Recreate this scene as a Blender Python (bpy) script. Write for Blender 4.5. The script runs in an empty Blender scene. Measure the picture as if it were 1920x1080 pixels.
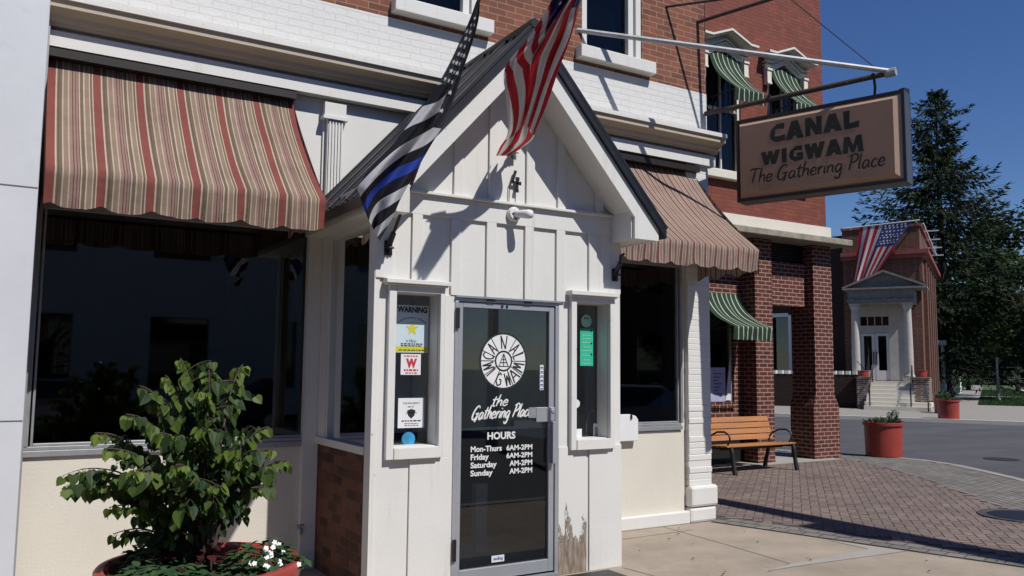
import bpy, bmesh, math, random
from mathutils import Vector, Matrix, noise
R = math.radians
sc = bpy.context.scene

# ------------------------------------------------------------------ camera
CAM = Vector((0, 0, 1.68)); FPX = 1561.5
_yaw, _pitch, _roll = R(31.39), R(5.47), R(0.5556)
_f = Vector((math.sin(_yaw)*math.cos(_pitch), math.cos(_yaw)*math.cos(_pitch), math.sin(_pitch)))
_r = Vector((math.cos(_yaw), -math.sin(_yaw), 0)); _u = _r.cross(_f)
_r2 = math.cos(_roll)*_r + math.sin(_roll)*_u
_u2 = -math.sin(_roll)*_r + math.cos(_roll)*_u
cd = bpy.data.cameras.new('camera'); cam = bpy.data.objects.new('camera', cd)
sc.collection.objects.link(cam)
cam.matrix_world = Matrix(((_r2.x, _u2.x, -_f.x, CAM.x), (_r2.y, _u2.y, -_f.y, CAM.y), (_r2.z, _u2.z, -_f.z, CAM.z), (0, 0, 0, 1)))
cd.sensor_width = 36; cd.lens = FPX/1920*36; cd.clip_start = 0.05; cd.clip_end = 3000
sc.camera = cam

# ------------------------------------------------------------------ sky, sun, exposure
SUN = Vector((0.30, -1.0, 1.31)).normalized()          # towards the sun
w = bpy.data.worlds.new('World'); sc.world = w; w.use_nodes = True
nt = w.node_tree; sky = nt.nodes.new('ShaderNodeTexSky'); sky.sky_type = 'NISHITA'; sky.sun_disc = False
sky.sun_elevation = math.asin(SUN.z); sky.sun_rotation = math.atan2(SUN.x, SUN.y)
sky.altitude = 200; sky.air_density = 1.0; sky.dust_density = 0.0; sky.ozone_density = 6.0
bg = nt.nodes['Background']; bg.inputs['Strength'].default_value = 0.076
hs = nt.nodes.new('ShaderNodeHueSaturation'); hs.inputs['Saturation'].default_value = 1.15; hs.inputs['Hue'].default_value = 0.512
nt.links.new(sky.outputs[0], hs.inputs['Color']); nt.links.new(hs.outputs[0], bg.inputs[0])
sl = bpy.data.lights.new('sun', 'SUN'); sl.energy = 4.4; sl.angle = R(0.5); sl.color = (1.0, 0.97, 0.925)
so = bpy.data.objects.new('sun', sl); sc.collection.objects.link(so)
so.rotation_euler = (-SUN).to_track_quat('-Z', 'Y').to_euler(); so.location = (2, -6, 14)
sc.view_settings.view_transform = 'Standard'; sc.view_settings.look = 'None'
sc.view_settings.exposure = 0.11; sc.view_settings.gamma = 1.0
try:
    sc.cycles.use_denoising = True; sc.cycles.max_bounces = 7; sc.cycles.transparent_max_bounces = 12
    sc.cycles.caustics_reflective = False; sc.cycles.caustics_refractive = False
    sc.cycles.sample_clamp_indirect = 6
except Exception: pass

# ------------------------------------------------------------------ helpers
def at(u, v, axis, val):                                # a point of the photo on a plane of the place
    d = _r2*((u-960)/FPX) + _u2*(-(v-540)/FPX) + _f
    t = (val-CAM[axis])/d[axis]
    return CAM + d*t
WL = {}
def link(o): sc.collection.objects.link(o)
def empty(name, loc, label=None, cat=None, group=None, kind=None):
    o = bpy.data.objects.new(name, None); link(o); o.location = loc; o.empty_display_size = 0.1
    WL[o.name] = Vector(loc); tag(o, label, cat, group, kind); return o
def tag(o, label=None, cat=None, group=None, kind=None):
    if label: o['label'] = label
    if cat: o['category'] = cat
    if group: o['group'] = group
    if kind: o['kind'] = kind
    return o
def frange(a, b, n): return [a+(b-a)*i/(n-1) for i in range(n)]

class MB:
    def __init__(s, M=None): s.V = []; s.F = []; s.MI = []; s.UV = []; s.VAR = []; s.M = M; s.uv = False
    def v(s, p):
        p = Vector(p)
        if s.M is not None: p = s.M @ p
        s.V.append(p); return len(s.V)-1
    def face(s, pts, m=0, uv=None, var=0.5):
        s.F.append([s.v(p) for p in pts]); s.MI.append(m); s.UV.append(uv); s.VAR.append(var)
        if uv: s.uv = True
    def facei(s, idx, m=0, uv=None, var=0.5):
        s.F.append(list(idx)); s.MI.append(m); s.UV.append(uv); s.VAR.append(var)
        if uv: s.uv = True
    def box(s, x0, y0, z0, x1, y1, z1, m=0):
        x0, x1 = min(x0, x1), max(x0, x1); y0, y1 = min(y0, y1), max(y0, y1); z0, z1 = min(z0, z1), max(z0, z1)
        i = [s.v(p) for p in ((x0,y0,z0),(x1,y0,z0),(x1,y1,z0),(x0,y1,z0),(x0,y0,z1),(x1,y0,z1),(x1,y1,z1),(x0,y1,z1))]
        for f in ((0,3,2,1),(4,5,6,7),(0,1,5,4),(1,2,6,5),(2,3,7,6),(3,0,4,7)): s.facei([i[k] for k in f], m)
    def obox(s, c, ax, ay, az, m=0):
        c = Vector(c); ax = Vector(ax); ay = Vector(ay); az = Vector(az)
        if ax.cross(ay).dot(az) < 0: ax = -ax
        i = [s.v(c+a*ax+b*ay+d*az) for d in (-1, 1) for a, b in ((-1,-1),(1,-1),(1,1),(-1,1))]
        for f in ((0,3,2,1),(4,5,6,7),(0,1,5,4),(1,2,6,5),(2,3,7,6),(3,0,4,7)): s.facei([i[k] for k in f], m)
    def bar(s, p0, p1, wd, ht, up=(0,0,1), m=0):
        p0 = Vector(p0); p1 = Vector(p1); d = (p1-p0); L = d.length; d /= L
        up = Vector(up); sd = d.cross(up)
        if sd.length < 1e-5: sd = d.cross(Vector((1, 0, 0)))
        sd.normalize(); up = sd.cross(d)
        s.obox((p0+p1)/2, d*L/2, sd*wd/2, up*ht/2, m)
    def tube(s, pts, r, n=8, m=0, caps=True):
        pts = [Vector(p) for p in pts]; k = len(pts)
        rs = r if isinstance(r, (list, tuple)) else [r]*k
        rings = []; prev = None
        for i in range(k):
            t = (pts[min(i+1, k-1)]-pts[max(i-1, 0)]).normalized()
            if prev is None:
                a = t.cross(Vector((0, 0, 1)))
                if a.length < 1e-4: a = t.cross(Vector((1, 0, 0)))
            else: a = prev - t*prev.dot(t)
            a.normalize(); prev = a; b = t.cross(a)
            rings.append([s.v(pts[i]+rs[i]*(math.cos(2*math.pi*j/n)*a+math.sin(2*math.pi*j/n)*b)) for j in range(n)])
        for i in range(k-1):
            for j in range(n): s.facei((rings[i][j], rings[i][(j+1) % n], rings[i+1][(j+1) % n], rings[i+1][j]), m)
        if caps: s.facei(rings[0][::-1], m); s.facei(rings[-1], m)
    def lathe(s, prof, c, n=32, m=0):
        c = Vector(c); rings = []
        for r, z in prof:
            rings.append([s.v(c+Vector((r*math.cos(2*math.pi*j/n), r*math.sin(2*math.pi*j/n), z))) for j in range(n)])
        for i in range(len(prof)-1):
            for j in range(n): s.facei((rings[i][j], rings[i][(j+1) % n], rings[i+1][(j+1) % n], rings[i+1][j]), m)
        if prof[0][0] > 0.001: s.facei(rings[0][::-1], m)
        if prof[-1][0] > 0.001: s.facei(rings[-1], m)
    def prism(s, poly, fn, depth, m=0):
        """poly 2-D points, fn maps (a,b)->3-D, depth a 3-D vector to the back face"""
        dp = Vector(depth); n = len(poly)
        A = [s.v(Vector(fn(*p))) for p in poly]; B = [s.v(Vector(fn(*p))+dp) for p in poly]
        s.facei(A, m); s.facei(B[::-1], m)
        for i in range(n): s.facei((A[i], B[i], B[(i+1) % n], A[(i+1) % n]), m)
    def build(s, name, mats, parent=None, smooth=False, bevel=0, fixn=True, loc=None):
        if not isinstance(mats, (list, tuple)): mats = [mats]
        org = WL[parent.name] if parent is not None else (Vector(loc) if loc is not None else Vector((0, 0, 0)))
        if parent is None and loc is None and s.V:
            xs = [p.x for p in s.V]; ys = [p.y for p in s.V]; zs = [p.z for p in s.V]
            org = Vector(((min(xs)+max(xs))/2, (min(ys)+max(ys))/2, min(zs)))
        me = bpy.data.meshes.new(name)
        me.from_pydata([tuple(p-org) for p in s.V], [], s.F)
        for mt in mats: me.materials.append(mt)
        me.polygons.foreach_set('material_index', s.MI)
        if s.uv:
            ul = me.uv_layers.new(name='UVMap')
            for p, uv in zip(me.polygons, s.UV):
                if uv:
                    for li, q in zip(p.loop_indices, uv): ul.data[li].uv = q
        if any(abs(x-0.5) > 1e-6 for x in s.VAR):
            a = me.attributes.new('var', 'FLOAT', 'FACE'); a.data.foreach_set('value', s.VAR)
        if fixn:
            bm = bmesh.new(); bm.from_mesh(me); bmesh.ops.recalc_face_normals(bm, faces=bm.faces); bm.to_mesh(me); bm.free()
        if smooth: me.polygons.foreach_set('use_smooth', [True]*len(me.polygons))
        me.update()
        o = bpy.data.objects.new(name, me); link(o)
        if parent is not None: o.parent = parent; WL[o.name] = org
        else: o.location = org; WL[o.name] = org
        if bevel:
            b = o.modifiers.new('bevel', 'BEVEL'); b.width = bevel; b.segments = 2; b.limit_method = 'ANGLE'; b.angle_limit = R(40)
        return o

# ---- text and strokes -------------------------------------------------
def text_polys(body, bold=0.0, shear=0.0, spacing=1.0):
    cu = bpy.data.curves.new('t', 'FONT'); cu.body = body; cu.size = 1; cu.offset = bold; cu.shear = shear
    cu.space_character = spacing; cu.resolution_u = 3; cu.dimensions = '2D'; cu.fill_mode = 'FRONT'
    o = bpy.data.objects.new('t', cu); link(o)
    dg = bpy.context.evaluated_depsgraph_get(); me = bpy.data.meshes.new_from_object(o.evaluated_get(dg))
    V = [(v.co.x, v.co.y) for v in me.vertices]; F = [list(p.vertices) for p in me.polygons]
    bpy.data.objects.remove(o); bpy.data.curves.remove(cu); bpy.data.meshes.remove(me)
    return V, F
def put_text(mb, body, fn, a0, a1, b0, b1, m=0, bold=0.0, shear=0.0, spacing=1.0, keep=None):
    V, F = text_polys(body, bold, shear, spacing)
    if not V: return
    xs = [p[0] for p in V]; ys = [p[1] for p in V]
    x0, x1, y0, y1 = min(xs), max(xs), min(ys), max(ys)
    I = [mb.v(fn(a0+(x-x0)/(x1-x0)*(a1-a0), b0+(y-y0)/(y1-y0)*(b1-b0))) for x, y in V]
    for f in F: mb.facei([I[k] for k in f], m)
def catmull(pts, n=6):
    if len(pts) < 3: return pts
    P = [pts[0]]+list(pts)+[pts[-1]]; out = []
    for i in range(1, len(P)-2):
        for k in range(n):
            t = k/n; q = []
            for d in (0, 1):
                a, b, c, e = P[i-1][d], P[i][d], P[i+1][d], P[i+2][d]
                q.append(0.5*(2*b+(c-a)*t+(2*a-5*b+4*c-e)*t*t+(3*b-a-3*c+e)*t**3))
            out.append(tuple(q))
    out.append(P[-2]); return out
SCRIPT = {
 'T': (0.62, [[(0,.90),(.2,1.0),(.68,.97)],[(.36,.98),(.28,.5),(.2,0)]]),
 'h': (0.47, [[(.14,1.02),(.07,.5),(.03,0)],[(.06,.25),(.22,.5),(.35,.42),(.33,.12),(.42,0)]]),
 'e': (0.43, [[(.05,.24),(.32,.3),(.3,.47),(.16,.5),(.04,.3),(.06,.07),(.2,0),(.38,.12)]]),
 'G': (0.72, [[(.58,.82),(.46,1.0),(.24,.88),(.06,.45),(.1,.08),(.3,0),(.48,.2),(.54,.42)],[(.32,.40),(.64,.46)],[(.54,.42),(.52,.1),(.4,-.18)]]),
 'a': (0.48, [[(.36,.44),(.2,.5),(.05,.3),(.06,.05),(.18,0),(.34,.25),(.38,.48)],[(.38,.48),(.35,.12),(.45,0)]]),
 't': (0.36, [[(.2,.88),(.13,.3),(.16,.03),(.3,.06)],[(0,.58),(.36,.63)]]),
 'r': (0.36, [[(.07,.5),(.06,0)],[(.07,.25),(.18,.46),(.33,.5)]]),
 'i': (0.2, [[(.09,.5),(.06,.1),(.14,0)],[(.11,.68),(.14,.74)]]),
 'n': (0.46, [[(.06,.5),(.04,0)],[(.05,.25),(.2,.48),(.33,.42),(.32,.1),(.42,0)]]),
 'g': (0.48, [[(.36,.45),(.2,.5),(.05,.3),(.08,.05),(.2,0),(.34,.25),(.38,.48)],[(.38,.48),(.36,0),(.28,-.38),(.1,-.42),(.04,-.26)]]),
 'P': (0.58, [[(.22,1.0),(.16,.5),(.08,0)],[(.02,.86),(.3,1.02),(.54,.88),(.5,.62),(.28,.46),(.16,.5)]]),
 'l': (0.22, [[(.14,1.02),(.06,.15),(.15,0)]]),
 'c': (0.40, [[(.34,.42),(.22,.5),(.06,.3),(.08,.05),(.22,0),(.37,.1)]]),
 ' ': (0.26, []),
}
def put_script(mb, body, fn, a0, a1, base0, base1, h, wid, m=0, slant=0.12):
    """hand lettering from a0 to a1, baseline base0 to base1, cap height h, stroke width wid; fn(a,b,off)"""
    tot = sum(SCRIPT[c][0] for c in body); x = 0; k = (a1-a0)/tot; off = 0
    for c in body:
        for st in SCRIPT[c][1]:
            pts = catmull(st); W = []
            for (px, py) in pts:
                a = a0+(x+px)*k+slant*py*h; b = base0+(base1-base0)*((x+px)/tot)+py*h; W.append(Vector((a, b)))
            L = []; Rr = []; n = len(W)
            for i in range(n):
                t = (W[min(i+1, n-1)]-W[max(i-1, 0)])
                t = t.normalized() if t.length > 1e-9 else Vector((1, 0)); nn = Vector((-t.y, t.x))
                ww = wid*(0.55+0.45*math.sin(math.pi*min(1, (i+0.6)/(n))))/2
                L.append(W[i]+nn*ww); Rr.append(W[i]-nn*ww)
            off += 1
            for i in range(n-1):
                mb.face([fn(q.x, q.y, off*4e-5) for q in (L[i], L[i+1], Rr[i+1], Rr[i])], m)
        x += SCRIPT[c][0]

# ------------------------------------------------------------------ materials
def mat(name, col, rough=0.6, var=0.0, scale=6.0, bump=0.0, bscale=40.0, metal=0.0, spec=0.5, dirt=None, stretch=(1,1,1), attr=None, coat=0.0, specks=None, streak=None):
    m = bpy.data.materials.new(name); m.use_nodes = True; nt = m.node_tree; N = nt.nodes; L = nt.links
    b = N['Principled BSDF']; b.inputs['Roughness'].default_value = rough; b.inputs['Metallic'].default_value = metal
    b.inputs['Specular IOR Level'].default_value = spec; b.inputs['Coat Weight'].default_value = coat
    b.inputs['Base Color'].default_value = (*col, 1)
    tc = N.new('ShaderNodeNewGeometry'); mp = N.new('ShaderNodeMapping'); L.new(tc.outputs['Position'], mp.inputs[0])
    mp.inputs['Scale'].default_value = stretch; vec = mp.outputs[0]; out = None
    if var > 0:
        n = N.new('ShaderNodeTexNoise'); n.inputs['Scale'].default_value = scale; n.inputs['Detail'].default_value = 6; n.inputs['Roughness'].default_value = 0.65
        L.new(vec, n.inputs['Vector'])
        r = N.new('ShaderNodeValToRGB'); L.new(n.outputs[0], r.inputs[0])
        r.color_ramp.elements[0].position = 0.3; r.color_ramp.elements[1].position = 0.7
        r.color_ramp.elements[0].color = (*[max(0, c*(1-var)) for c in col], 1); r.color_ramp.elements[1].color = (*[min(1, c*(1+var)) for c in col], 1)
        out = r.outputs[0]
    if dirt:
        dcol, dpos, dscale = dirt[:3]
        n2 = N.new('ShaderNodeTexNoise'); n2.inputs['Scale'].default_value = dscale; n2.inputs['Detail'].default_value = 9; n2.inputs['Roughness'].default_value = 0.7
        L.new(vec, n2.inputs['Vector'])
        r2 = N.new('ShaderNodeValToRGB'); r2.color_ramp.elements[0].position = dpos; r2.color_ramp.elements[1].position = min(1, dpos+(dirt[3] if len(dirt) > 3 else 0.06)); L.new(n2.outputs[0], r2.inputs[0])
        mx = N.new('ShaderNodeMixRGB'); L.new(r2.outputs[0], mx.inputs[0])
        if out: L.new(out, mx.inputs[1])
        else: mx.inputs[1].default_value = (*col, 1)
        mx.inputs[2].default_value = (*dcol, 1); out = mx.outputs[0]
    for kind, prm in (('streak', streak), ('specks', specks)):
        if not prm: continue
        scol, spos, sscale, swid = prm
        m2 = N.new('ShaderNodeMapping'); L.new(tc.outputs['Position'], m2.inputs[0]); m2.inputs['Scale'].default_value = (13, 13, 0.9) if kind == 'streak' else (1, 1, 1)
        ns = N.new('ShaderNodeTexNoise'); ns.inputs['Scale'].default_value = sscale; ns.inputs['Detail'].default_value = 5 if kind == 'streak' else 2; L.new(m2.outputs[0], ns.inputs['Vector'])
        rs = N.new('ShaderNodeValToRGB'); rs.color_ramp.elements[0].position = spos; rs.color_ramp.elements[1].position = min(1, spos+swid); L.new(ns.outputs[0], rs.inputs[0])
        ms_ = N.new('ShaderNodeMixRGB'); L.new(rs.outputs[0], ms_.inputs[0])
        if out: L.new(out, ms_.inputs[1])
        else: ms_.inputs[1].default_value = (*col, 1)
        ms_.inputs[2].default_value = (*scol, 1); out = ms_.outputs[0]
    if attr:                                            # (dark, light) by the per-face value
        at_ = N.new('ShaderNodeAttribute'); at_.attribute_name = 'var'; mx = N.new('ShaderNodeMixRGB')
        L.new(at_.outputs['Fac'], mx.inputs[0]); mx.inputs[1].default_value = (*attr[0], 1); mx.inputs[2].default_value = (*attr[1], 1)
        nn_ = N.new('ShaderNodeTexNoise'); nn_.inputs['Scale'].default_value = 1.1; nn_.inputs['Detail'].default_value = 9; nn_.inputs['Roughness'].default_value = 0.7; L.new(vec, nn_.inputs['Vector'])
        rr_ = N.new('ShaderNodeValToRGB'); L.new(nn_.outputs[0], rr_.inputs[0]); rr_.color_ramp.elements[0].position = 0.3; rr_.color_ramp.elements[1].position = 0.7
        rr_.color_ramp.elements[0].color = (0.74, 0.74, 0.75, 1); rr_.color_ramp.elements[1].color = (1.14, 1.13, 1.1, 1)
        mm = N.new('ShaderNodeMixRGB'); mm.blend_type = 'MULTIPLY'; mm.inputs[0].default_value = 1.0; L.new(mx.outputs[0], mm.inputs[1]); L.new(rr_.outputs[0], mm.inputs[2])
        out = mm.outputs[0]
    if out: L.new(out, b.inputs['Base Color'])
    if bump > 0:
        n3 = N.new('ShaderNodeTexNoise'); n3.inputs['Scale'].default_value = bscale; n3.inputs['Detail'].default_value = 5; L.new(vec, n3.inputs['Vector'])
        bp = N.new('ShaderNodeBump'); bp.inputs['Strength'].default_value = bump; bp.inputs['Distance'].default_value = 0.01
        L.new(n3.outputs[0], bp.inputs['Height']); L.new(bp.outputs[0], b.inputs['Normal'])
    return m
def brick_mat(name, c1, c2, mortar, bw=0.21, rh=0.072, ms=0.012, rough=0.85, bump=0.5, paint=None, wear=None, tone=(0.72, 1.15)):
    m = bpy.data.materials.new(name); m.use_nodes = True; nt = m.node_tree; N = nt.nodes; L = nt.links; b = N['Principled BSDF']
    b.inputs['Roughness'].default_value = rough; b.inputs['Specular IOR Level'].default_value = 0.3
    g = N.new('ShaderNodeNewGeometry'); sp = N.new('ShaderNodeSeparateXYZ'); L.new(g.outputs['Position'], sp.inputs[0])
    ad = N.new('ShaderNodeMath'); L.new(sp.outputs[0], ad.inputs[0]); L.new(sp.outputs[1], ad.inputs[1])
    cb = N.new('ShaderNodeCombineXYZ'); L.new(ad.outputs[0], cb.inputs[0]); L.new(sp.outputs[2], cb.inputs[1])
    nz = N.new('ShaderNodeTexNoise'); nz.inputs['Scale'].default_value = 9; nz.inputs['Detail'].default_value = 3; L.new(g.outputs['Position'], nz.inputs['Vector'])
    va = N.new('ShaderNodeVectorMath'); va.operation = 'MULTIPLY_ADD'; va.inputs[1].default_value = (0.012, 0.012, 0)
    L.new(nz.outputs['Color'], va.inputs[0]); L.new(cb.outputs[0], va.inputs[2])
    t = N.new('ShaderNodeTexBrick'); L.new(va.outputs[0], t.inputs['Vector'])
    t.inputs['Scale'].default_value = 1; t.inputs['Brick Width'].default_value = bw; t.inputs['Row Height'].default_value = rh
    t.inputs['Mortar Size'].default_value = ms/2; t.inputs['Mortar Smooth'].default_value = 0.15; t.inputs['Bias'].default_value = 0
    t.inputs['Color1'].default_value = (*c1, 1); t.inputs['Color2'].default_value = (*c2, 1); t.inputs['Mortar'].default_value = (*mortar, 1)
    n = N.new('ShaderNodeTexNoise'); n.inputs['Scale'].default_value = 5; n.inputs['Detail'].default_value = 8; n.inputs['Roughness'].default_value = 0.75; L.new(g.outputs['Position'], n.inputs['Vector'])
    rp = N.new('ShaderNodeValToRGB'); L.new(n.outputs[0], rp.inputs[0]); rp.color_ramp.elements[0].position = 0.25; rp.color_ramp.elements[1].position = 0.75
    rp.color_ramp.elements[0].color = (tone[0],)*3+(1,); rp.color_ramp.elements[1].color = (tone[1],)*3+(1,)
    mx = N.new('ShaderNodeMixRGB'); mx.blend_type = 'MULTIPLY'; mx.inputs[0].default_value = 1; L.new(t.outputs['Color'], mx.inputs[1]); L.new(rp.outputs[0], mx.inputs[2])
    out = mx.outputs[0]
    if wear:                                            # paint smeared over the joints, or joints peeping through
        wcol, wpos, wscale = wear
        n4 = N.new('ShaderNodeTexNoise'); n4.inputs['Scale'].default_value = wscale; n4.inputs['Detail'].default_value = 10; n4.inputs['Roughness'].default_value = 0.75; L.new(g.outputs['Position'], n4.inputs['Vector'])
        r4 = N.new('ShaderNodeValToRGB'); r4.color_ramp.elements[0].position = wpos; r4.color_ramp.elements[1].position = wpos+0.05; L.new(n4.outputs[0], r4.inputs[0])
        m4 = N.new('ShaderNodeMixRGB'); L.new(r4.outputs[0], m4.inputs[0]); L.new(out, m4.inputs[1]); m4.inputs[2].default_value = (*wcol, 1); out = m4.outputs[0]
    L.new(out, b.inputs['Base Color'])
    n3 = N.new('ShaderNodeTexNoise'); n3.inputs['Scale'].default_value = 45; n3.inputs['Detail'].default_value = 4; L.new(g.outputs['Position'], n3.inputs['Vector'])
    h = N.new('ShaderNodeMath'); h.operation = 'MULTIPLY_ADD'; h.inputs[1].default_value = -1.0; L.new(t.outputs['Fac'], h.inputs[0])
    hh = N.new('ShaderNodeMath'); hh.operation = 'MULTIPLY'; hh.inputs[1].default_value = 0.5; L.new(n3.outputs[0], hh.inputs[0]); L.new(hh.outputs[0], h.inputs[2])
    bp = N.new('ShaderNodeBump'); bp.inputs['Strength'].default_value = bump; bp.inputs['Distance'].default_value = 0.008
    L.new(h.outputs[0], bp.inputs['Height']); L.new(bp.outputs[0], b.inputs['Normal'])
    return m
def glass_mat(name, tint=(0.5, 0.52, 0.52), ior=1.5, boost=1.0):
    m = bpy.data.materials.new(name); m.use_nodes = True; nt = m.node_tree; N = nt.nodes; L = nt.links
    N.remove(N['Principled BSDF']); out = N['Material Output']
    tr = N.new('ShaderNodeBsdfTransparent'); tr.inputs[0].default_value = (*tint, 1)
    gl = N.new('ShaderNodeBsdfGlossy'); gl.inputs['Roughness'].default_value = 0.02; gl.inputs[0].default_value = (0.9, 0.93, 0.95, 1)
    fr = N.new('ShaderNodeFresnel'); fr.inputs[0].default_value = ior
    mm = N.new('ShaderNodeMath'); mm.operation = 'MULTIPLY'; mm.inputs[1].default_value = boost; L.new(fr.outputs[0], mm.inputs[0])
    nz = N.new('ShaderNodeTexNoise'); nz.inputs['Scale'].default_value = 1.3; bp = N.new('ShaderNodeBump'); bp.inputs['Strength'].default_value = 0.02
    L.new(nz.outputs[0], bp.inputs['Height']); L.new(bp.outputs[0], gl.inputs['Normal'])
    mx = N.new('ShaderNodeMixShader'); L.new(mm.outputs[0], mx.inputs[0]); L.new(tr.outputs[0], mx.inputs[1]); L.new(gl.outputs[0], mx.inputs[2])
    L.new(mx.outputs[0], out.inputs[0]); return m
def stripe_mat(name, stops, rough=0.85, trans=0.15, shade=0.12, dirtc=None):
    """cloth striped along U (one repeat per unit); stops = [(pos, colour)]"""
    m = bpy.data.materials.new(name); m.use_nodes = True; nt = m.node_tree; N = nt.nodes; L = nt.links; b = N['Principled BSDF']
    b.inputs['Roughness'].default_value = rough; b.inputs['Specular IOR Level'].default_value = 0.15
    uv = N.new('ShaderNodeUVMap'); uv.uv_map = 'UVMap'; sp = N.new('ShaderNodeSeparateXYZ'); L.new(uv.outputs[0], sp.inputs[0])
    fr = N.new('ShaderNodeMath'); fr.operation = 'FRACT'; L.new(sp.outputs[0], fr.inputs[0])
    rp = N.new('ShaderNodeValToRGB'); rp.color_ramp.interpolation = 'CONSTANT'; L.new(fr.outputs[0], rp.inputs[0])
    el = rp.color_ramp.elements
    el[0].position = 0; el[0].color = (*stops[0][1], 1); el[1].position = stops[1][0]; el[1].color = (*stops[1][1], 1)
    for p, c in stops[2:]: e = el.new(p); e.color = (*c, 1)
    g = N.new('ShaderNodeNewGeometry'); n = N.new('ShaderNodeTexNoise'); n.inputs['Scale'].default_value = 7; n.inputs['Detail'].default_value = 7; L.new(g.outputs['Position'], n.inputs['Vector'])
    r2 = N.new('ShaderNodeValToRGB'); L.new(n.outputs[0], r2.inputs[0]); r2.color_ramp.elements[0].position = 0.3; r2.color_ramp.elements[1].position = 0.7
    r2.color_ramp.elements[0].color = (1-1.3*shade, 1-1.35*shade, 1-1.4*shade, 1); r2.color_ramp.elements[1].color = (1+1.3*shade, 1+1.3*shade, 1+1.3*shade, 1)
    n.inputs['Scale'].default_value = 3.2; n.inputs['Roughness'].default_value = 0.7
    mx = N.new('ShaderNodeMixRGB'); mx.blend_type = 'MULTIPLY'; mx.inputs[0].default_value = 1; L.new(rp.outputs[0], mx.inputs[1]); L.new(r2.outputs[0], mx.inputs[2])
    L.new(mx.outputs[0], b.inputs['Base Color'])
    tl = N.new('ShaderNodeBsdfTranslucent'); L.new(mx.outputs[0], tl.inputs[0]); ms = N.new('ShaderNodeMixShader'); ms.inputs[0].default_value = trans
    L.new(b.outputs[0], ms.inputs[1]); L.new(tl.outputs[0], ms.inputs[2]); L.new(ms.outputs[0], N['Material Output'].inputs[0])
    n3 = N.new('ShaderNodeTexNoise'); n3.inputs['Scale'].default_value = 14; n3.inputs['Detail'].default_value = 6; L.new(g.outputs['Position'], n3.inputs['Vector'])
    bp = N.new('ShaderNodeBump'); bp.inputs['Strength'].default_value = 0.25; bp.inputs['Distance'].default_value = 0.02; L.new(n3.outputs[0], bp.inputs['Height']); L.new(bp.outputs[0], b.inputs['Normal'])
    return m
def leaf_mat(name, dark, light, rough=0.45, trans=0.35):
    m = bpy.data.materials.new(name); m.use_nodes = True; nt = m.node_tree; N = nt.nodes; L = nt.links; b = N['Principled BSDF']
    b.inputs['Roughness'].default_value = rough; b.inputs['Specular IOR Level'].default_value = 0.22
    a = N.new('ShaderNodeAttribute'); a.attribute_name = 'var'; mx = N.new('ShaderNodeMixRGB'); L.new(a.outputs['Fac'], mx.inputs[0])
    mx.inputs[1].default_value = (*dark, 1); mx.inputs[2].default_value = (*light, 1); L.new(mx.outputs[0], b.inputs['Base Color'])
    tl = N.new('ShaderNodeBsdfTranslucent'); L.new(mx.outputs[0], tl.inputs[0]); ms = N.new('ShaderNodeMixShader'); ms.inputs[0].default_value = trans
    L.new(b.outputs[0], ms.inputs[1]); L.new(tl.outputs[0], ms.inputs[2]); L.new(ms.outputs[0], N['Material Output'].inputs[0]); return m
def hexc(r, g, b):
    f = lambda c: ((c/255+0.055)/1.055)**2.4 if c > 10 else c/255/12.92
    return (f(r), f(g), f(b))

M = {}
M['white'] = mat('white_paint', (0.645, 0.635, 0.605), 0.55, 0.03, 3, 0.12, 60, dirt=((0.54, 0.51, 0.46), 0.64, 5, 0.2), streak=((0.53, 0.50, 0.44), 0.60, 1.0, 0.28), specks=((0.25, 0.22, 0.18), 0.765, 26, 0.03))
M['white_peel'] = mat('peeling_white_paint', (0.645, 0.635, 0.605), 0.6, 0.03, 3, 0.15, 60)
M['cream'] = mat('cream_stucco', (0.60, 0.565, 0.49), 0.75, 0.05, 1.2, 0.18, 50, dirt=((0.50, 0.47, 0.41), 0.62, 2.2, 0.3), streak=((0.50, 0.46, 0.38), 0.62, 0.8, 0.3), specks=((0.22, 0.19, 0.16), 0.765, 22, 0.03))
M['trim'] = mat('cornice_paint', (0.50, 0.43, 0.32), 0.6, 0.05, 3, 0.15, 40, dirt=((0.35, 0.31, 0.24), 0.66, 5, 0.2))
M['marble'] = mat('marble_cladding', (0.565, 0.575, 0.60), 0.5, 0.05, 2.2, 0.06, 30, dirt=((0.45, 0.46, 0.49), 0.58, 4, 0.25), streak=((0.47, 0.48, 0.50), 0.60, 0.5, 0.25), specks=((0.3, 0.3, 0.3), 0.77, 20, 0.03))
M['joint'] = mat('dark_joint', (0.16, 0.16, 0.165), 0.9)
M['brick'] = brick_mat('old_red_brick', (0.25, 0.09, 0.052), (0.155, 0.058, 0.036), (0.30, 0.22, 0.175), 0.21, 0.066, 0.010)
M['wbrick'] = brick_mat('painted_white_brick', (0.655, 0.65, 0.63), (0.65, 0.645, 0.625), (0.63, 0.625, 0.605), 0.21, 0.066, 0.006, 0.6, 0.75, wear=((0.62, 0.62, 0.605), 0.6, 3), tone=(0.95, 1.03))
M['rbrick'] = brick_mat('pointed_red_brick', (0.125, 0.034, 0.022), (0.075, 0.022, 0.016), (0.34, 0.225, 0.185), 0.205, 0.0755, 0.018)
M['rpaint'] = brick_mat('painted_red_brick', (0.225, 0.062, 0.038), (0.175, 0.048, 0.031), (0.16, 0.058, 0.042), 0.21, 0.07, 0.012, 0.7, 1.0, wear=((0.30, 0.14, 0.11), 0.655, 9))
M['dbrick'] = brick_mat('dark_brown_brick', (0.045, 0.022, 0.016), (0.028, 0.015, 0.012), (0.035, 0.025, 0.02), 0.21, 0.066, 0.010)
M['bankbrick'] = brick_mat('bank_brown_brick', (0.17, 0.073, 0.05), (0.12, 0.053, 0.038), (0.19, 0.145, 0.115), 0.24, 0.09, 0.014)
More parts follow.
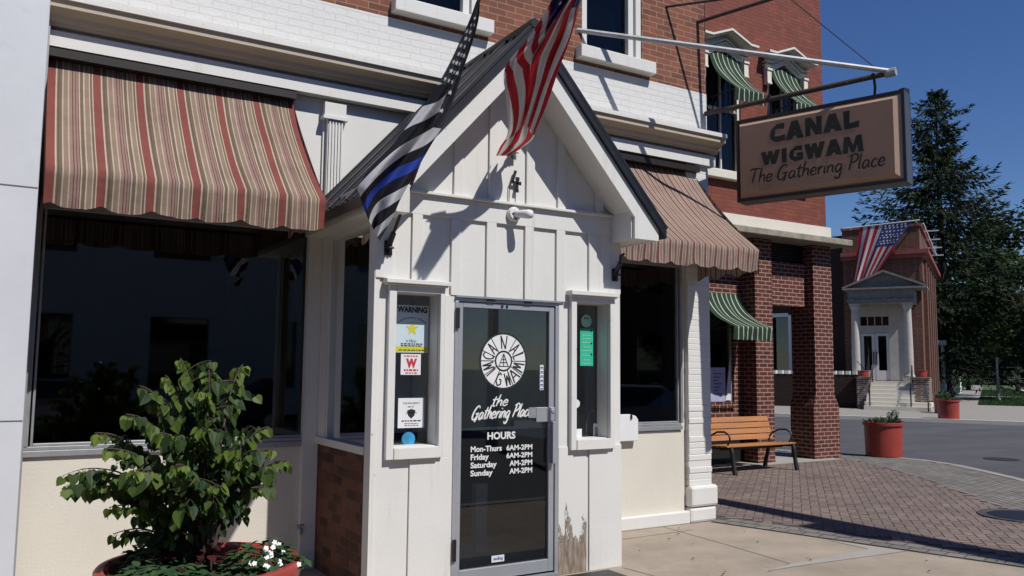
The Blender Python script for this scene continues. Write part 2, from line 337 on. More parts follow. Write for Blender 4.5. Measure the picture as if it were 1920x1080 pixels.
M['panelbrick'] = brick_mat('brown_brick_panel', (0.17, 0.065, 0.04), (0.055, 0.026, 0.02), (0.10, 0.065, 0.05), 0.2, 0.075, 0.010)
M['darkstone'] = mat('weathered_dark_limestone', (0.20, 0.19, 0.175), 0.85, 0.2, 4, 0.2, 30)
M['stone'] = mat('grey_limestone', (0.42, 0.40, 0.365), 0.8, 0.12, 4, 0.2, 30)
M['ledge'] = mat('weathered_ledge', (0.27, 0.24, 0.19), 0.85, 0.3, 6, 0.3, 30)
M['band'] = mat('cream_stone_band', (0.66, 0.62, 0.53), 0.7, 0.06, 2, 0.1, 30, dirt=((0.4, 0.35, 0.28), 0.72, 6, 0.1))
M['alu'] = mat('brushed_aluminium', (0.46, 0.47, 0.50), 0.38, 0.06, 8, 0.03, 80, metal=0.55)
M['aluold'] = mat('dull_aluminium', (0.30, 0.305, 0.315), 0.5, 0.15, 6, 0.05, 60, metal=0.4)
M['black'] = mat('black_metal', (0.012, 0.012, 0.013), 0.45, 0.2, 12, 0.05, 60)
M['roof'] = mat('charcoal_metal_roof', (0.016, 0.017, 0.022), 0.40, 0.25, 5, 0.04, 30, metal=0.2, dirt=((0.045, 0.047, 0.055), 0.6, 4, 0.2))
M['rust'] = mat('rusted_pipe', (0.055, 0.04, 0.034), 0.75, 0.35, 18, 0.3, 60, dirt=((0.26, 0.25, 0.24), 0.62, 14, 0.12))
M['pale_pipe'] = mat('galvanised_pipe', (0.38, 0.39, 0.41), 0.55, 0.2, 12, 0.1, 60, metal=0.3, dirt=((0.12, 0.085, 0.06), 0.62, 16, 0.08))
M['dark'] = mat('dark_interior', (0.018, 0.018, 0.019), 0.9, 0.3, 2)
M['inwall'] = mat('grey_interior_wall', (0.78, 0.80, 0.79), 0.8, 0.15, 2)
M['infloor'] = mat('dark_interior_floor', (0.55, 0.53, 0.50), 0.7, 0.25, 4)
M['glass'] = glass_mat('shop_glass', (0.42, 0.44, 0.44), 1.5, 2.1)
M['doorglass'] = glass_mat('door_glass', (0.88, 0.90, 0.90), 1.5, 1.8)
M['skyglass'] = glass_mat('upper_window_glass', (0.35, 0.38, 0.4), 1.5, 0.8)
M['ink'] = mat('black_print', (0.012, 0.012, 0.012), 0.6)
M['decal'] = mat('white_vinyl_lettering', (0.70, 0.70, 0.69), 0.5)
M['paper'] = mat('white_paper', (0.66, 0.66, 0.68), 0.7, 0.03, 8)
M['pot'] = mat('red_plastic_planter', (0.30, 0.042, 0.032), 0.42, 0.12, 5, 0.05, 30, dirt=((0.20, 0.05, 0.04), 0.6, 6, 0.2))
M['soil'] = mat('potting_soil', (0.03, 0.022, 0.016), 0.95, 0.4, 20, 0.6, 60)
M['bark'] = mat('bark', (0.032, 0.025, 0.02), 0.9, 0.3, 12, 0.5, 30)
M['twig'] = mat('twig_bark', (0.06, 0.045, 0.035), 0.85, 0.3, 20)
M['shrubleaf'] = leaf_mat('heart_leaves', (0.020, 0.044, 0.013), (0.135, 0.195, 0.03), 0.5, 0.32)
M['lowleaf'] = leaf_mat('bedding_leaves', (0.022, 0.055, 0.026), (0.06, 0.115, 0.04), 0.55, 0.25)
M['petal'] = mat('white_petals', (0.82, 0.82, 0.80), 0.6)
M['needle'] = leaf_mat('spruce_needles', (0.008, 0.016, 0.008), (0.036, 0.056, 0.024), 0.9, 0.12)
M['treeleaf'] = leaf_mat('tree_leaves', (0.010, 0.020, 0.009), (0.034, 0.054, 0.018), 0.8, 0.25)
M['treeleaf2'] = leaf_mat('young_tree_leaves', (0.025, 0.052, 0.016), (0.085, 0.13, 0.03), 0.7, 0.3)
M['concrete'] = mat('tan_concrete', (0.305, 0.252, 0.195), 0.85, 0.20, 1.4, 0.16, 70, dirt=((0.22, 0.185, 0.145), 0.58, 3.0, 0.2), specks=((0.10, 0.085, 0.07), 0.735, 34, 0.03))
M['concrete2'] = mat('pale_concrete', (0.315, 0.295, 0.26), 0.85, 0.10, 3, 0.12, 70)
M['kerb'] = mat('kerb_concrete', (0.27, 0.25, 0.22), 0.85, 0.15, 4, 0.15, 50)
M['asphalt'] = mat('grey_asphalt', (0.070, 0.069, 0.073), 0.85, 0.25, 0.8, 0.35, 90, stretch=(0.35, 1.0, 1), dirt=((0.048, 0.048, 0.051), 0.60, 0.7, 0.12), specks=((0.12, 0.118, 0.115), 0.70, 30, 0.06))
M['paver'] = mat('red_pavers', (0.21, 0.13, 0.11), 0.85, 0.1, 3, attr=((0.148, 0.117, 0.103), (0.215, 0.158, 0.135)))
M['greypaver'] = mat('grey_pavers', (0.2, 0.2, 0.19), 0.85, 0.1, 3, attr=((0.145, 0.135, 0.12), (0.205, 0.19, 0.17)))
M['sandjoint'] = mat('paver_joint', (0.075, 0.06, 0.05), 0.95, 0.3, 10)
M['grass'] = mat('lawn', (0.05, 0.085, 0.024), 0.9, 0.3, 3, 0.6, 40)
M['earth'] = mat('far_ground', (0.06, 0.075, 0.035), 0.95, 0.3, 0.2)
M['wood'] = mat('varnished_slats', (0.40, 0.175, 0.06), 0.42, 0.16, 3, 0.08, 40, stretch=(0.6, 8, 8), coat=0.15)
M['carpaint'] = mat('dark_blue_car_paint', (0.02, 0.025, 0.04), 0.3, coat=0.6)
M['carpaint2'] = mat('silver_car_paint', (0.30, 0.31, 0.33), 0.3, coat=0.6, metal=0.4)
M['tyre'] = mat('tyre_rubber', (0.015, 0.015, 0.015), 0.8)
M['housewhite'] = mat('house_siding', (0.62, 0.62, 0.60), 0.7, 0.05, 3)
M['slate'] = mat('roof_shingles', (0.06, 0.06, 0.065), 0.8, 0.2, 5)
M['redtrim'] = mat('dull_red_trim', (0.24, 0.065, 0.055), 0.6, 0.1, 4)
M['blackgreen'] = mat('dark_sign_lettering', (0.016, 0.020, 0.012), 0.6, 0.5, 5)
M['signtan'] = mat('tan_sign_face', (0.33, 0.205, 0.135), 0.45, 0.06, 2.5, dirt=((0.26, 0.15, 0.10), 0.6, 2.2, 0.25))
M['signlip_lit'] = mat('sunlit_sign_edge', (0.48, 0.33, 0.24), 0.4, 0.05, 3)  # sign tan lightened to look sunlit
M['signframe'] = mat('dark_brown_sign_frame', (0.022, 0.016, 0.013), 0.4, 0.2, 8)
M['signend'] = mat('grey_sign_end', (0.055, 0.057, 0.065), 0.45, 0.1, 8)

# =================================================================== SETTING
TH = R(61); DB = Vector((math.sin(TH), math.cos(TH), 0)); RB = Vector((math.cos(TH), -math.sin(TH), 0))
MBK = Matrix(((RB.x, DB.x, 0, 0), (RB.y, DB.y, 0, 0), (0, 0, 1, 0), (0, 0, 0, 1)))   # across the crossing: x along the kerb, y up the far street
def B(b, a, z=0): return MBK @ Vector((b, a, z))
def inpoly(x, y, P):
    c = False; n = len(P)
    for i in range(n):
        x0, y0 = P[i]; x1, y1 = P[(i+1) % n]
        if (y0 > y) != (y1 > y) and x < (x1-x0)*(y-y0)/(y1-y0)+x0: c = not c
    return c
def sheet(name, poly, z, mt, kind='structure', thick=None, var=None):
    m = MB()
    if thick: m.prism(poly, lambda a, b: (a, b, z), (0, 0, -thick))
    else: m.face([(x, y, z) for x, y in poly])
    o = m.build(name, mt, loc=(poly[0][0], poly[0][1], z)); tag(o, kind=kind); return o

sheet('ground', [(-600, -600), (1500, -600), (1500, 1500), (-600, 1500)], -0.20, M['earth'])
rd = MB()
rd.face([(-120, -9.5, -0.12), (40, -9.5, -0.12), (60, 20, -0.12), (20, 60, -0.12), (-5, 60, -0.12), (-120, 30, -0.12)])
o = rd.build('road', M['asphalt'], loc=(0, 0, -0.12)); tag(o, kind='structure')
m = MB(MBK); m.face([(2.9, 33.8, -0.125), (14, 33.8, -0.125), (14, 300, -0.125), (2.9, 300, -0.125)])
tag(m.build('far_street', M['asphalt'], loc=(0, 0, -0.125)), kind='structure')
# near pavement with its rounded corner
KC = [(-60, 2.2), (6.5, 2.35), (9.0, 3.1), (11.0, 4.3), (12.6, 5.65), (13.84, 7.16), (14.36, 7.95), (14.88, 8.8), (15.13, 9.64), (15.05, 10.4), (14.75, 11.2), (14.0, 12.6), (10.2, 19.5)]
WALK = KC+[(5.0, 19.5), (-60, 19.5)]
sheet('pavement', WALK, 0.0, M['concrete'], thick=0.2)
m = MB()
for i in range(len(KC)-1):
    p = Vector((*KC[i], 0)); q = Vector((*KC[i+1], 0)); d = (q-p).normalized(); nn = Vector((-d.y, d.x, 0))
    d0 = (Vector((*KC[i], 0))-Vector((*KC[max(i-1, 0)], 0))); d1 = (Vector((*KC[min(i+2, len(KC)-1)], 0))-q)
    n0 = nn if i == 0 else (Vector((-d0.y, d0.x, 0)).normalized()+nn).normalized()
    n1 = nn if i == len(KC)-2 else (Vector((-d1.y, d1.x, 0)).normalized()+nn).normalized()
    a, b_, c_, e_ = p-n0*0.02, q-n1*0.02, q+n1*0.15, p+n0*0.15
    zz = Vector((0, 0, 0.012)); dn = Vector((0, 0, -0.16))
    m.face([a+zz, b_+zz, c_+zz, e_+zz]); m.face([a+dn, b_+dn, b_+zz, a+zz]); m.face([e_+zz, c_+zz, c_+dn, e_+dn])
tag(m.build('kerb', M['kerb'], loc=(8, 4, 0)), kind='structure')

# pavers: red herringbone field, grey border courses
RED = [(7.05, 7.35), (7.60, 5.75), (8.05, 4.15), (8.35, 2.95), (9.2, 3.95), (10.1, 5.1), (11.17, 6.36), (12.57, 8.10), (13.3, 9.3), (13.96, 10.6), (7.0, 10.6), (6.9, 7.5)]
ALLP = [(6.80, 6.89), (7.375, 4.911), (7.65, 3.99), (8.0, 2.9), (9.0, 3.25), (10.9, 4.42), (12.5, 5.8), (13.7, 7.25), (14.22, 8.02), (14.73, 8.85), (14.97, 9.64), (14.9, 10.3), (14.6, 11.1), (13.9, 12.4), (13.9, 10.75), (11.9, 10.6), (6.92, 10.6), (6.92, 6.9)]
m = MB(); m.face([(x, y, 0.004) for x, y in ALLP])
tag(m.build('paver_bed', M['sandjoint'], loc=(8, 6, 0.004)), kind='structure')
rnd = random.Random(4)
def paver(m, cx, cy, ang, L, W, z):
    c, s = math.cos(ang), math.sin(ang); g = 0.006
    pts = []
    for a, b in ((-L/2+g, -W/2+g), (L/2-g, -W/2+g), (L/2-g, W/2-g), (-L/2+g, W/2-g)):
        pts.append((cx+a*c-b*s, cy+a*s+b*c, z+rnd.uniform(-.0012, .0012)))
    m.face(pts, var=min(1, max(0, rnd.gauss(0.5, 0.26))))
red = MB(); W_ = 0.105
for i in range(-130, 130):
    for j in range(-130, 130):
        # 90-degree herringbone lattice: one H and one V brick per cell
        ox = (i*1+j*2)*W_; oy = (i*1-j*2)*W_*1.0
        for (bx, by, an) in ((ox+W_, oy+W_/2, 0), (ox+W_/2, oy+2*W_, math.pi/2)):
            a0 = R(40); x = 10.0+bx*math.cos(a0)-by*math.sin(a0); y = 6.8+bx*math.sin(a0)+by*math.cos(a0)
            if inpoly(x, y, RED): paver(red, x, y, a0+an, 2*W_, W_, 0.009)
tag(red.build('red_paving', M['paver'], loc=(9, 7, 0.01)), kind='structure')
gp = MB()
for i in range(-10, 80):                                # grey outer field in running bond along the kerb
    for j in range(-60, 110):
        a0 = R(56); bx = j*0.215+(0.107 if i % 2 else 0); by = i*0.108
        x = 10+bx*math.cos(a0)-by*math.sin(a0)+3.2; y = 3.4+bx*math.sin(a0)+by*math.cos(a0)-1.4
        if inpoly(x, y, ALLP) and not inpoly(x, y, RED) and x > 8.6: paver(gp, x, y, a0, 0.215, 0.108, 0.009)
SOLD = [(6.80, 6.89), (7.375, 4.911), (7.65, 3.99), (8.0, 2.9)]
for i in range(len(SOLD)-1):
    p = Vector(SOLD[i]); q = Vector(SOLD[i+1]); d = (q-p); L = d.length; d /= L; nn = Vector((-d.y, d.x))
    if nn.x < 0: nn = -nn
    k = int(L/0.16)
    for t in range(k):
        for rw in (0, 1):
            c = p+d*(t+0.5+0.5*rw)*L/k+nn*(0.09+0.17*rw); paver(gp, c.x, c.y, math.atan2(nn.y, nn.x), 0.165, L/k, 0.0095)
tag(gp.build('grey_paving', M['greypaver'], loc=(12, 7, 0.01)), kind='structure')
# pale new strip and sawn joints in the concrete
m = MB()
pp = [at(u, v, 2, 0.004) for u, v in ((1551, 1012), (1700, 1033), (1511, 1059), (1440, 1070), (1470, 1060), (1628, 1029))]
m.face([tuple(p) for p in pp]); tag(m.build('pale_concrete_strip', M['concrete2'], loc=tuple(pp[0])), kind='structure')
m = MB()
for pts in (((1238, 986), (1373, 1024), (1480, 1056)), ((1168, 1011), (1300, 993)), ((1168, 1064), (1228, 1080)), ((1480, 1056), (1440, 1072))):
    for k in range(len(pts)-1):
        p = at(*pts[k], 2, 0.003); q = at(*pts[k+1], 2, 0.003); d = (q-p).normalized(); nn = Vector((-d.y, d.x, 0))*0.005
        m.face([p-nn, q-nn, q+nn, p+nn])
tag(m.build('pavement_joints', M['joint'], loc=(5, 6, 0.003)), kind='structure')
# far side of the crossing
FW = [(-60, 33.8), (2.9, 33.8), (2.9, 300), (-60, 300)]
m = MB(MBK); m.prism(FW, lambda a, b: (a, b, 0.0), (0, 0, -0.2)); tag(m.build('far_pavement', M['kerb'], loc=tuple(B(0, 40, 0))), kind='structure')
m = MB(MBK); m.box(-60, 33.68, -0.18, 2.9, 33.86, 0.012); m.box(2.84, 33.8, -0.18, 3.0, 300, 0.012)
tag(m.build('far_kerb', M['band'], loc=tuple(B(0, 33.8, 0))), kind='structure')
m = MB(MBK)
for (b0, b1, a0, a1) in ((-0.45, 2.6, 49.5, 66), (-0.45, 2.6, 68.5, 140), (-30, -2.0, 56, 150)):
    m.face([(b0, a0, 0.012), (b1, a0, 0.012), (b1, a1, 0.012), (b0, a1, 0.012)])
tag(m.build('lawn', M['grass'], loc=tuple(B(1, 60, 0))), kind='structure')
gr = MB(MBK); rnd = random.Random(9)
for k in range(9000):
    a = 49.5+rnd.random()**1.7*40; b = rnd.uniform(-0.45, 2.6)
    if 66 < a < 68.5: continue
    h = rnd.uniform(0.05, 0.12); q = rnd.uniform(0, 6.28); dx, dy = 0.03*math.cos(q), 0.03*math.sin(q)
    gr.face([(b-dx, a-dy, 0.012), (b+dx, a+dy, 0.012), (b+rnd.uniform(-.04, .04), a, h)], var=rnd.random())
tag(gr.build('grass', M['lowleaf'], loc=tuple(B(1, 55, 0)), fixn=False), kind='stuff', label='mown green grass beside the far pavement')

# =================================================================== THE CORNER BUILDING
YW = 7.0
bld = empty('brick_building', (4.6, 7.4, 0), 'two storey red brick storefront with a white painted lower band', 'building')
def wall_with_holes(m, x0, x1, z0, z1, y0, y1, holes, mi=0):
    xs = sorted({min(max(q, x0), x1) for q in [x0, x1]+[k for h in holes for k in h[:2]]}); zs = sorted({min(max(q, z0), z1) for q in [z0, z1]+[k for h in holes for k in h[2:]]})
    for a, b in zip(xs, xs[1:]):
        for c, d in zip(zs, zs[1:]):
            cx, cz = (a+b)/2, (c+d)/2
            if not any(h[0] < cx < h[1] and h[2] < cz < h[3] for h in holes): m.box(a, y0, c, b, y1, d, mi)
UW = [(2.99, 3.84, 5.085, 7.0), (5.10, 5.93, 5.085, 7.0)]
m = MB(); wall_with_holes(m, -0.6, 6.9, 4.905, 9.6, 6.97, 7.3, UW); m.box(-0.6, 7.3, 4.905, 6.9, 16, 9.6); m.build('brick_wall', M['brick'], bld)
m = MB(); m.box(-0.6, 6.965, 4.34, 6.905, 7.3, 4.905); m.build('painted_brick_band', M['wbrick'], bld)
# ground floor walls
LW = (0.20, 2.25, 1.08, 2.82); RW = (5.2, 6.475, 1.09, 2.82)
for xa, xb in ((-0.6, 2.34), (4.6, 6.53)):
    m = MB(); m.box(xa, 7.0, 0.0, xb, 7.3, 1.005); m.build('stucco_wall', M['cream'], bld)
m = MB(); wall_with_holes(m, -0.6, 6.56, 1.005, 4.03, 7.01, 7.3, [LW, RW, (2.34, 4.6, 1.0, 2.9)]); m.box(2.2, 6.95, 0, 2.33, 7.02, 3.0)
m.box(2.30, 6.985, 3.2, 4.9, 7.01, 3.95)
m.build('frieze_wall', M['white'], bld)
m = MB(); m.box(0.1, 6.90, 4.03, 6.97, 7.0, 4.15); m.box(0.1, 6.965, 4.15, 6.93, 7.0, 4.35); m.build('fascia_band', M['white'], bld)
m = MB()
prof = [(6.96, 4.185), (6.90, 4.185), (6.895, 4.205), (6.86, 4.215), (6.85, 4.25), (6.80, 4.275), (6.765, 4.285), (6.76, 4.335), (6.745, 4.34), (6.745, 4.375), (6.96, 4.395)]
m.prism(prof, lambda a, b: (0.1, a, b), (6.9, 0, 0)); m.build('cornice', M['trim'], bld)
m = MB(); m.box(0.1, 6.74, 4.376, 7.0, 6.962, 4.386); m.box(0.1, 6.738, 4.34, 7.002, 6.745, 4.376); m.build('cornice_lip', M['white'], bld)
# fluted pilaster
m = MB()
m.box(2.325, 6.935, 2.8, 2.465, 6.985, 3.84); m.box(2.29, 6.92, 3.86, 2.485, 6.985, 3.985); m.box(2.275, 6.905, 3.835, 2.50, 6.985, 3.862)
for k in range(5): x = 2.335+k*0.0275; m.box(x, 6.922, 2.8, x+0.014, 6.936, 3.82)
m.build('fluted_pilaster', M['white'], bld)
# corner pilaster of painted brick with its rounded base, plinth
m = MB()
z = 0.40; rnd = random.Random(3); k = 0
while z < 4.03:
    h = 0.068; rough = 1.0 if z < 1.25 else 0.30; dx = rnd.uniform(-0.007, 0.007)*rough
    m.box(6.56+dx, 6.95+rnd.uniform(-.005, .005)*rough, z, 6.9+dx, 7.05, z+h-0.006*rough-.001); z += h; k += 1
m.box(6.562, 6.953, 0.4, 6.897, 7.05, 4.03)
m.build('corner_pilaster', M['white'], bld, bevel=0.006)
m = MB(); m.box(6.545, 6.90, 0.17, 6.95, 7.05, 0.40); m.box(6.54, 6.915, 0.0, 6.935, 7.05, 0.168); m.build('pilaster_base', M['white'], bld, bevel=0.03)
m = MB(); m.box(4.64, 6.925, 0.0, 6.545, 7.0, 0.135); m.build('plinth', M['white'], bld, bevel=0.012)
m = MB(); m.box(6.6, 7.05, 0, 6.9, 16, 4.905); m.box(-0.6, 7.3, 3.2, 6.6, 16, 4.9); m.build('side_wall', M['dbrick'], bld)
def shop_window(h, f, name='shop_window'):
    x0, x1, z0, z1 = h; fr = MB()
    fr.box(x0-f, 6.975, z0-0.075, x1+0.02, 7.05, z0-0.03); fr.box(x0-f+0.01, 6.985, z0-0.03, x1+0.01, 7.05, z0)
    fr.box(x0-f, 6.98, z0, x0, 7.06, z1+0.05); fr.box(x1, 6.98, z0, x1+0.035, 7.06, z1+0.05); fr.box(x0, 6.98, z1, x1, 7.06, z1+0.05)
    fr.box(x0+0.012, 7.0, z0, x0+0.03, 7.05, z1); fr.box(x1-0.03, 7.0, z0, x1-0.012, 7.05, z1); fr.box(x0+.03, 7.0, z0, x1-.03, 7.05, z0+0.02)
    w_ = fr.build(name, M['aluold'], bld, bevel=0.004)
    g = MB(); g.face([(x0, 7.03, z0), (x1, 7.03, z0), (x1, 7.03, z1), (x0, 7.03, z1)]); g.build('pane', M['glass'], w_)
    return w_
shop_window(LW, 0.055); shop_window(RW, 0.035)
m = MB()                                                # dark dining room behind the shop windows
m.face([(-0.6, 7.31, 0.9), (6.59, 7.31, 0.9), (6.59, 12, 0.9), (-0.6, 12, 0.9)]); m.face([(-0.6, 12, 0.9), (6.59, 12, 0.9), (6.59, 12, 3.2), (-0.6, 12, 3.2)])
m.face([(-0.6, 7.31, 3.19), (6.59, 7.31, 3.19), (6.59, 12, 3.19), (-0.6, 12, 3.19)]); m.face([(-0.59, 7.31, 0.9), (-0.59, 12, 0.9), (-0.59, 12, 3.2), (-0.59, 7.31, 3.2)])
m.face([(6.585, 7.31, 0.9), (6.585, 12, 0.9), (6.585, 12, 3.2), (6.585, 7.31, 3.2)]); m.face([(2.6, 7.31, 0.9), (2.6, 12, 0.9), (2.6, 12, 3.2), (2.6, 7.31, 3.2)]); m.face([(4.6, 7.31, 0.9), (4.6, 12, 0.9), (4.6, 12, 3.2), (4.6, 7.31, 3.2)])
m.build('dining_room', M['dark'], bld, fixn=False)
for (x0, x1, z0, z1) in UW:                             # upper sash windows
    f = MB(); f.box(x0, 6.985, z0, x0+0.075, 7.12, z1); f.box(x1-0.075, 6.985, z0, x1, 7.12, z1); f.box(x0+.075, 7.0, z0, x1-.075, 7.12, z0+0.04)
    f.box(x0+.075, 7.03, z0+.04, x0+.10, 7.12, z1); f.box(x1-.155, 7.02, z0+.04, x1-.075, 7.12, z1); f.box(x0+.1, 7.04, z0+.85, x1-.155, 7.1, z0+.90)
    wdw = f.build('window', M['white'], bld, bevel=0.004)
    g = MB(); g.face([(x0+.05, 7.08, z0), (x1-.1, 7.08, z0), (x1-.1, 7.08, z1), (x0+.05, 7.08, z1)]); g.build('pane', M['skyglass'], wdw)
    g = MB(); g.box(x0-.085, 6.86, z0-0.135, x1+.115, 7.0, z0); g.build('sill', M['white'], wdw, bevel=0.008)
    g = MB(); g.box(x0+.02, 7.2, z0-.05, x1-.02, 7.28, z1); g.build('curtain', M['dark'], wdw)

# =================================================================== ENTRANCE PORCH
XC, SL, ZA = 3.49, 1.11, 4.13
YV = 5.735; YB = 5.758
zr = lambda x: ZA-SL*abs(x-XC)
por = empty('entrance_porch', (3.48, 6.3, 0), 'white board and batten gabled entrance porch with a charcoal metal roof', 'porch')
OL = (2.486, 2.85, 1.087, 2.236); OR = (4.133, 4.49, 1.087, 2.238); OD = (2.985, 3.967, -0.01, 2.225)
m = MB(); wall_with_holes(m, 2.32, 4.63, 0.0, 3.0, YB, 5.86, [OL, OR, OD])
m.prism([(2.36, 3.0), (4.62, 3.0), (4.62, zr(4.62)+.1), (XC, ZA+.1), (2.36, zr(2.36)+.1)], lambda a, b: (a, YB, b), (0, 0.06, 0))
fw = m.build('front_wall', M['white'], por)
m = MB()
m.box(2.32, YV, 2.841, 4.63, YB, 3.0); m.box(2.34, YV-0.035, 3.0, 4.61, YB, 3.022)
for a, b, z0, z1 in ((2.32, 2.459, 2.335, 2.841), (2.611, 2.695, 2.335, 2.841), (2.946, 3.03, 2.236, 2.841), (3.261, 3.35, 2.236, 2.841), (3.624, 3.708, 2.236, 2.841), (3.937, 4.025, 2.236, 2.841), (4.277, 4.36, 2.335, 2.841)):
    m.box(a, YV, z0, b, YB, z1)
m.box(4.36, YV+.012, 2.335, 4.63, YB, 2.841)
for a in (2.959, 3.277, 3.634, 3.95, 4.352):
    b = a+0.08; za, zb = zr(a)+.05, zr(b)+.05
    m.prism([(a, 3.022), (b, 3.022), (b, zb), (a, za)] if a > XC else [(a, 3.022), (b, 3.022), (b, zb), (a, za)], lambda p, q: (p, YV, q), (0, YB-YV, 0))
m.box(2.63, YV+.006, 0.02, 2.985, YB, 1.0); m.box(2.32, YV+.012, 0.0, 2.36, YB, 2.335); m.box(4.285, YV+.006, 0.0, 4.63, YB, 1.03); m.box(2.90, YV+.008, 1.0, 2.985, YB, 2.236)
m.build('battens', M['white'], por, bevel=0.003)
# bare wood where the paint has peeled, right of the door
pm = M['white_peel']; nt = pm.node_tree; N = nt.nodes; L = nt.links; b = N['Principled BSDF']
g_ = N.new('ShaderNodeNewGeometry'); sp = N.new('ShaderNodeSeparateXYZ'); L.new(g_.outputs['Position'], sp.inputs[0])
mp = N.new('ShaderNodeMapping'); mp.inputs['Scale'].default_value = (9, 9, 2.2); L.new(g_.outputs['Position'], mp.inputs[0])
n = N.new('ShaderNodeTexNoise'); n.inputs['Scale'].default_value = 1.5; n.inputs['Detail'].default_value = 12; n.inputs['Roughness'].default_value = 0.72; L.new(mp.outputs[0], n.inputs['Vector'])
mr = N.new('ShaderNodeMapRange'); mr.inputs['From Min'].default_value = 0.0; mr.inputs['From Max'].default_value = 0.80; mr.inputs['To Min'].default_value = 0.18; mr.inputs['To Max'].default_value = -0.28; L.new(sp.outputs[2], mr.inputs[0])
ad = N.new('ShaderNodeMath'); L.new(n.outputs[0], ad.inputs[0]); L.new(mr.outputs[0], ad.inputs[1])
rp = N.new('ShaderNodeValToRGB'); rp.color_ramp.elements[0].position = 0.50; rp.color_ramp.elements[1].position = 0.507; bpp = N.new('ShaderNodeBump'); bpp.invert = True; bpp.inputs['Strength'].default_value = 1.0; bpp.inputs['Distance'].default_value = 0.01; L.new(rp.outputs[0], bpp.inputs['Height']); L.new(bpp.outputs[0], b.inputs['Normal']); L.new(ad.outputs[0], rp.inputs[0])
n2 = N.new('ShaderNodeTexNoise'); n2.inputs['Scale'].default_value = 4; n2.inputs['Detail'].default_value = 6; L.new(mp.outputs[0], n2.inputs['Vector'])
r2 = N.new('ShaderNodeValToRGB'); r2.color_ramp.elements[0].color = (0.13, 0.10, 0.075, 1); r2.color_ramp.elements[1].color = (0.36, 0.29, 0.22, 1); r2.color_ramp.elements[0].position = .3; r2.color_ramp.elements[1].position = .7; L.new(n2.outputs[0], r2.inputs[0])
mx = N.new('ShaderNodeMixRGB'); L.new(rp.outputs[0], mx.inputs[0]); mx.inputs[1].default_value = (0.645, 0.635, 0.605, 1); L.new(r2.outputs[0], mx.inputs[2]); L.new(mx.outputs[0], b.inputs['Base Color'])
m = MB(); m.box(3.975, YV+.014, 0.0, 4.262, YB, 1.03); m.build('peeling_board', pm, por, bevel=0.003)
# side walls
m = MB(); m.box(2.32, YB+.1, 2.78, 2.42, 7.0, 3.0); m.box(2.32, YB+.1, 0.0, 2.42, 5.887-.03, 2.78); m.box(2.32, 6.76, 1.03, 2.42, 6.94, 2.78); m.box(2.305, 5.855, 1.03, 2.44, 6.95, 1.087)
m.box(2.315, 5.74, 0, 2.325, 5.857, 2.86)
m.build('side_wall', M['white'], por)
m = MB(); m.box(4.53, YB+.1, 0.0, 4.63, 7.0, 3.0); m.build('side_wall', M['white'], por)
m = MB(); m.box(2.335, 5.857, 0.0, 2.42, 6.95, 1.03); m.build('brick_panel', M['panelbrick'], por)
m = MB(); m.box(2.33, 5.857, 1.087, 2.40, 5.895, 2.78); m.box(2.33, 6.73, 1.087, 2.40, 6.76, 2.78); m.box(2.33, 5.895, 2.74, 2.40, 6.73, 2.78)
sw = m.build('window', M['white'], por); g = MB(); g.face([(2.36, 5.88, 1.08), (2.36, 6.75, 1.08), (2.36, 6.75, 2.79), (2.36, 5.88, 2.79)]); g.build('pane', M['doorglass'], sw)
# side lights
for nm, (x0, x1, z0, z1), cap, fo in (('side_window', OL, (2.385, 2.915, 2.285, 2.33), (2.426, 2.886)), ('side_window', OR, (4.05, 4.56, 2.285, 2.335), (4.078, 4.60))):
    m = MB(); y0 = YV-0.022
    m.box(fo[0], y0, z0-0.085, x0, YB, z1+0.055); m.box(x1, y0, z0-0.085, fo[1]-(0.06 if x0 > 4 else 0), YB, z1+0.055); m.box(x0, y0, z1, x1, YB, z1+0.055); m.box(x0, y0-0.01, z0-0.085, x1, YB, z0)
    m.box(cap[0], y0-0.045, cap[2]+0.012, cap[1], YB, cap[3]); m.box(cap[0]+.012, y0-0.02, cap[2], cap[1]-.012, YB, cap[2]+.012)
    m.box(x0-.004, YB, z0, x0+.004, 5.93, z1); m.box(x1-.004, YB, z0, x1+.02, 5.93, z1); m.box(x0, YB, z1-.004, x1, 5.93, z1+.02); m.box(x0, YB, z0-.02, x1, 5.93, z0+.004)
    swi = m.build(nm, M['white'], por, bevel=0.004)
    g = MB(); g.face([(x0, 5.90, z0), (x1, 5.90, z0), (x1, 5.90, z1), (x0, 5.90, z1)]); g.build('pane', M['doorglass'], swi)
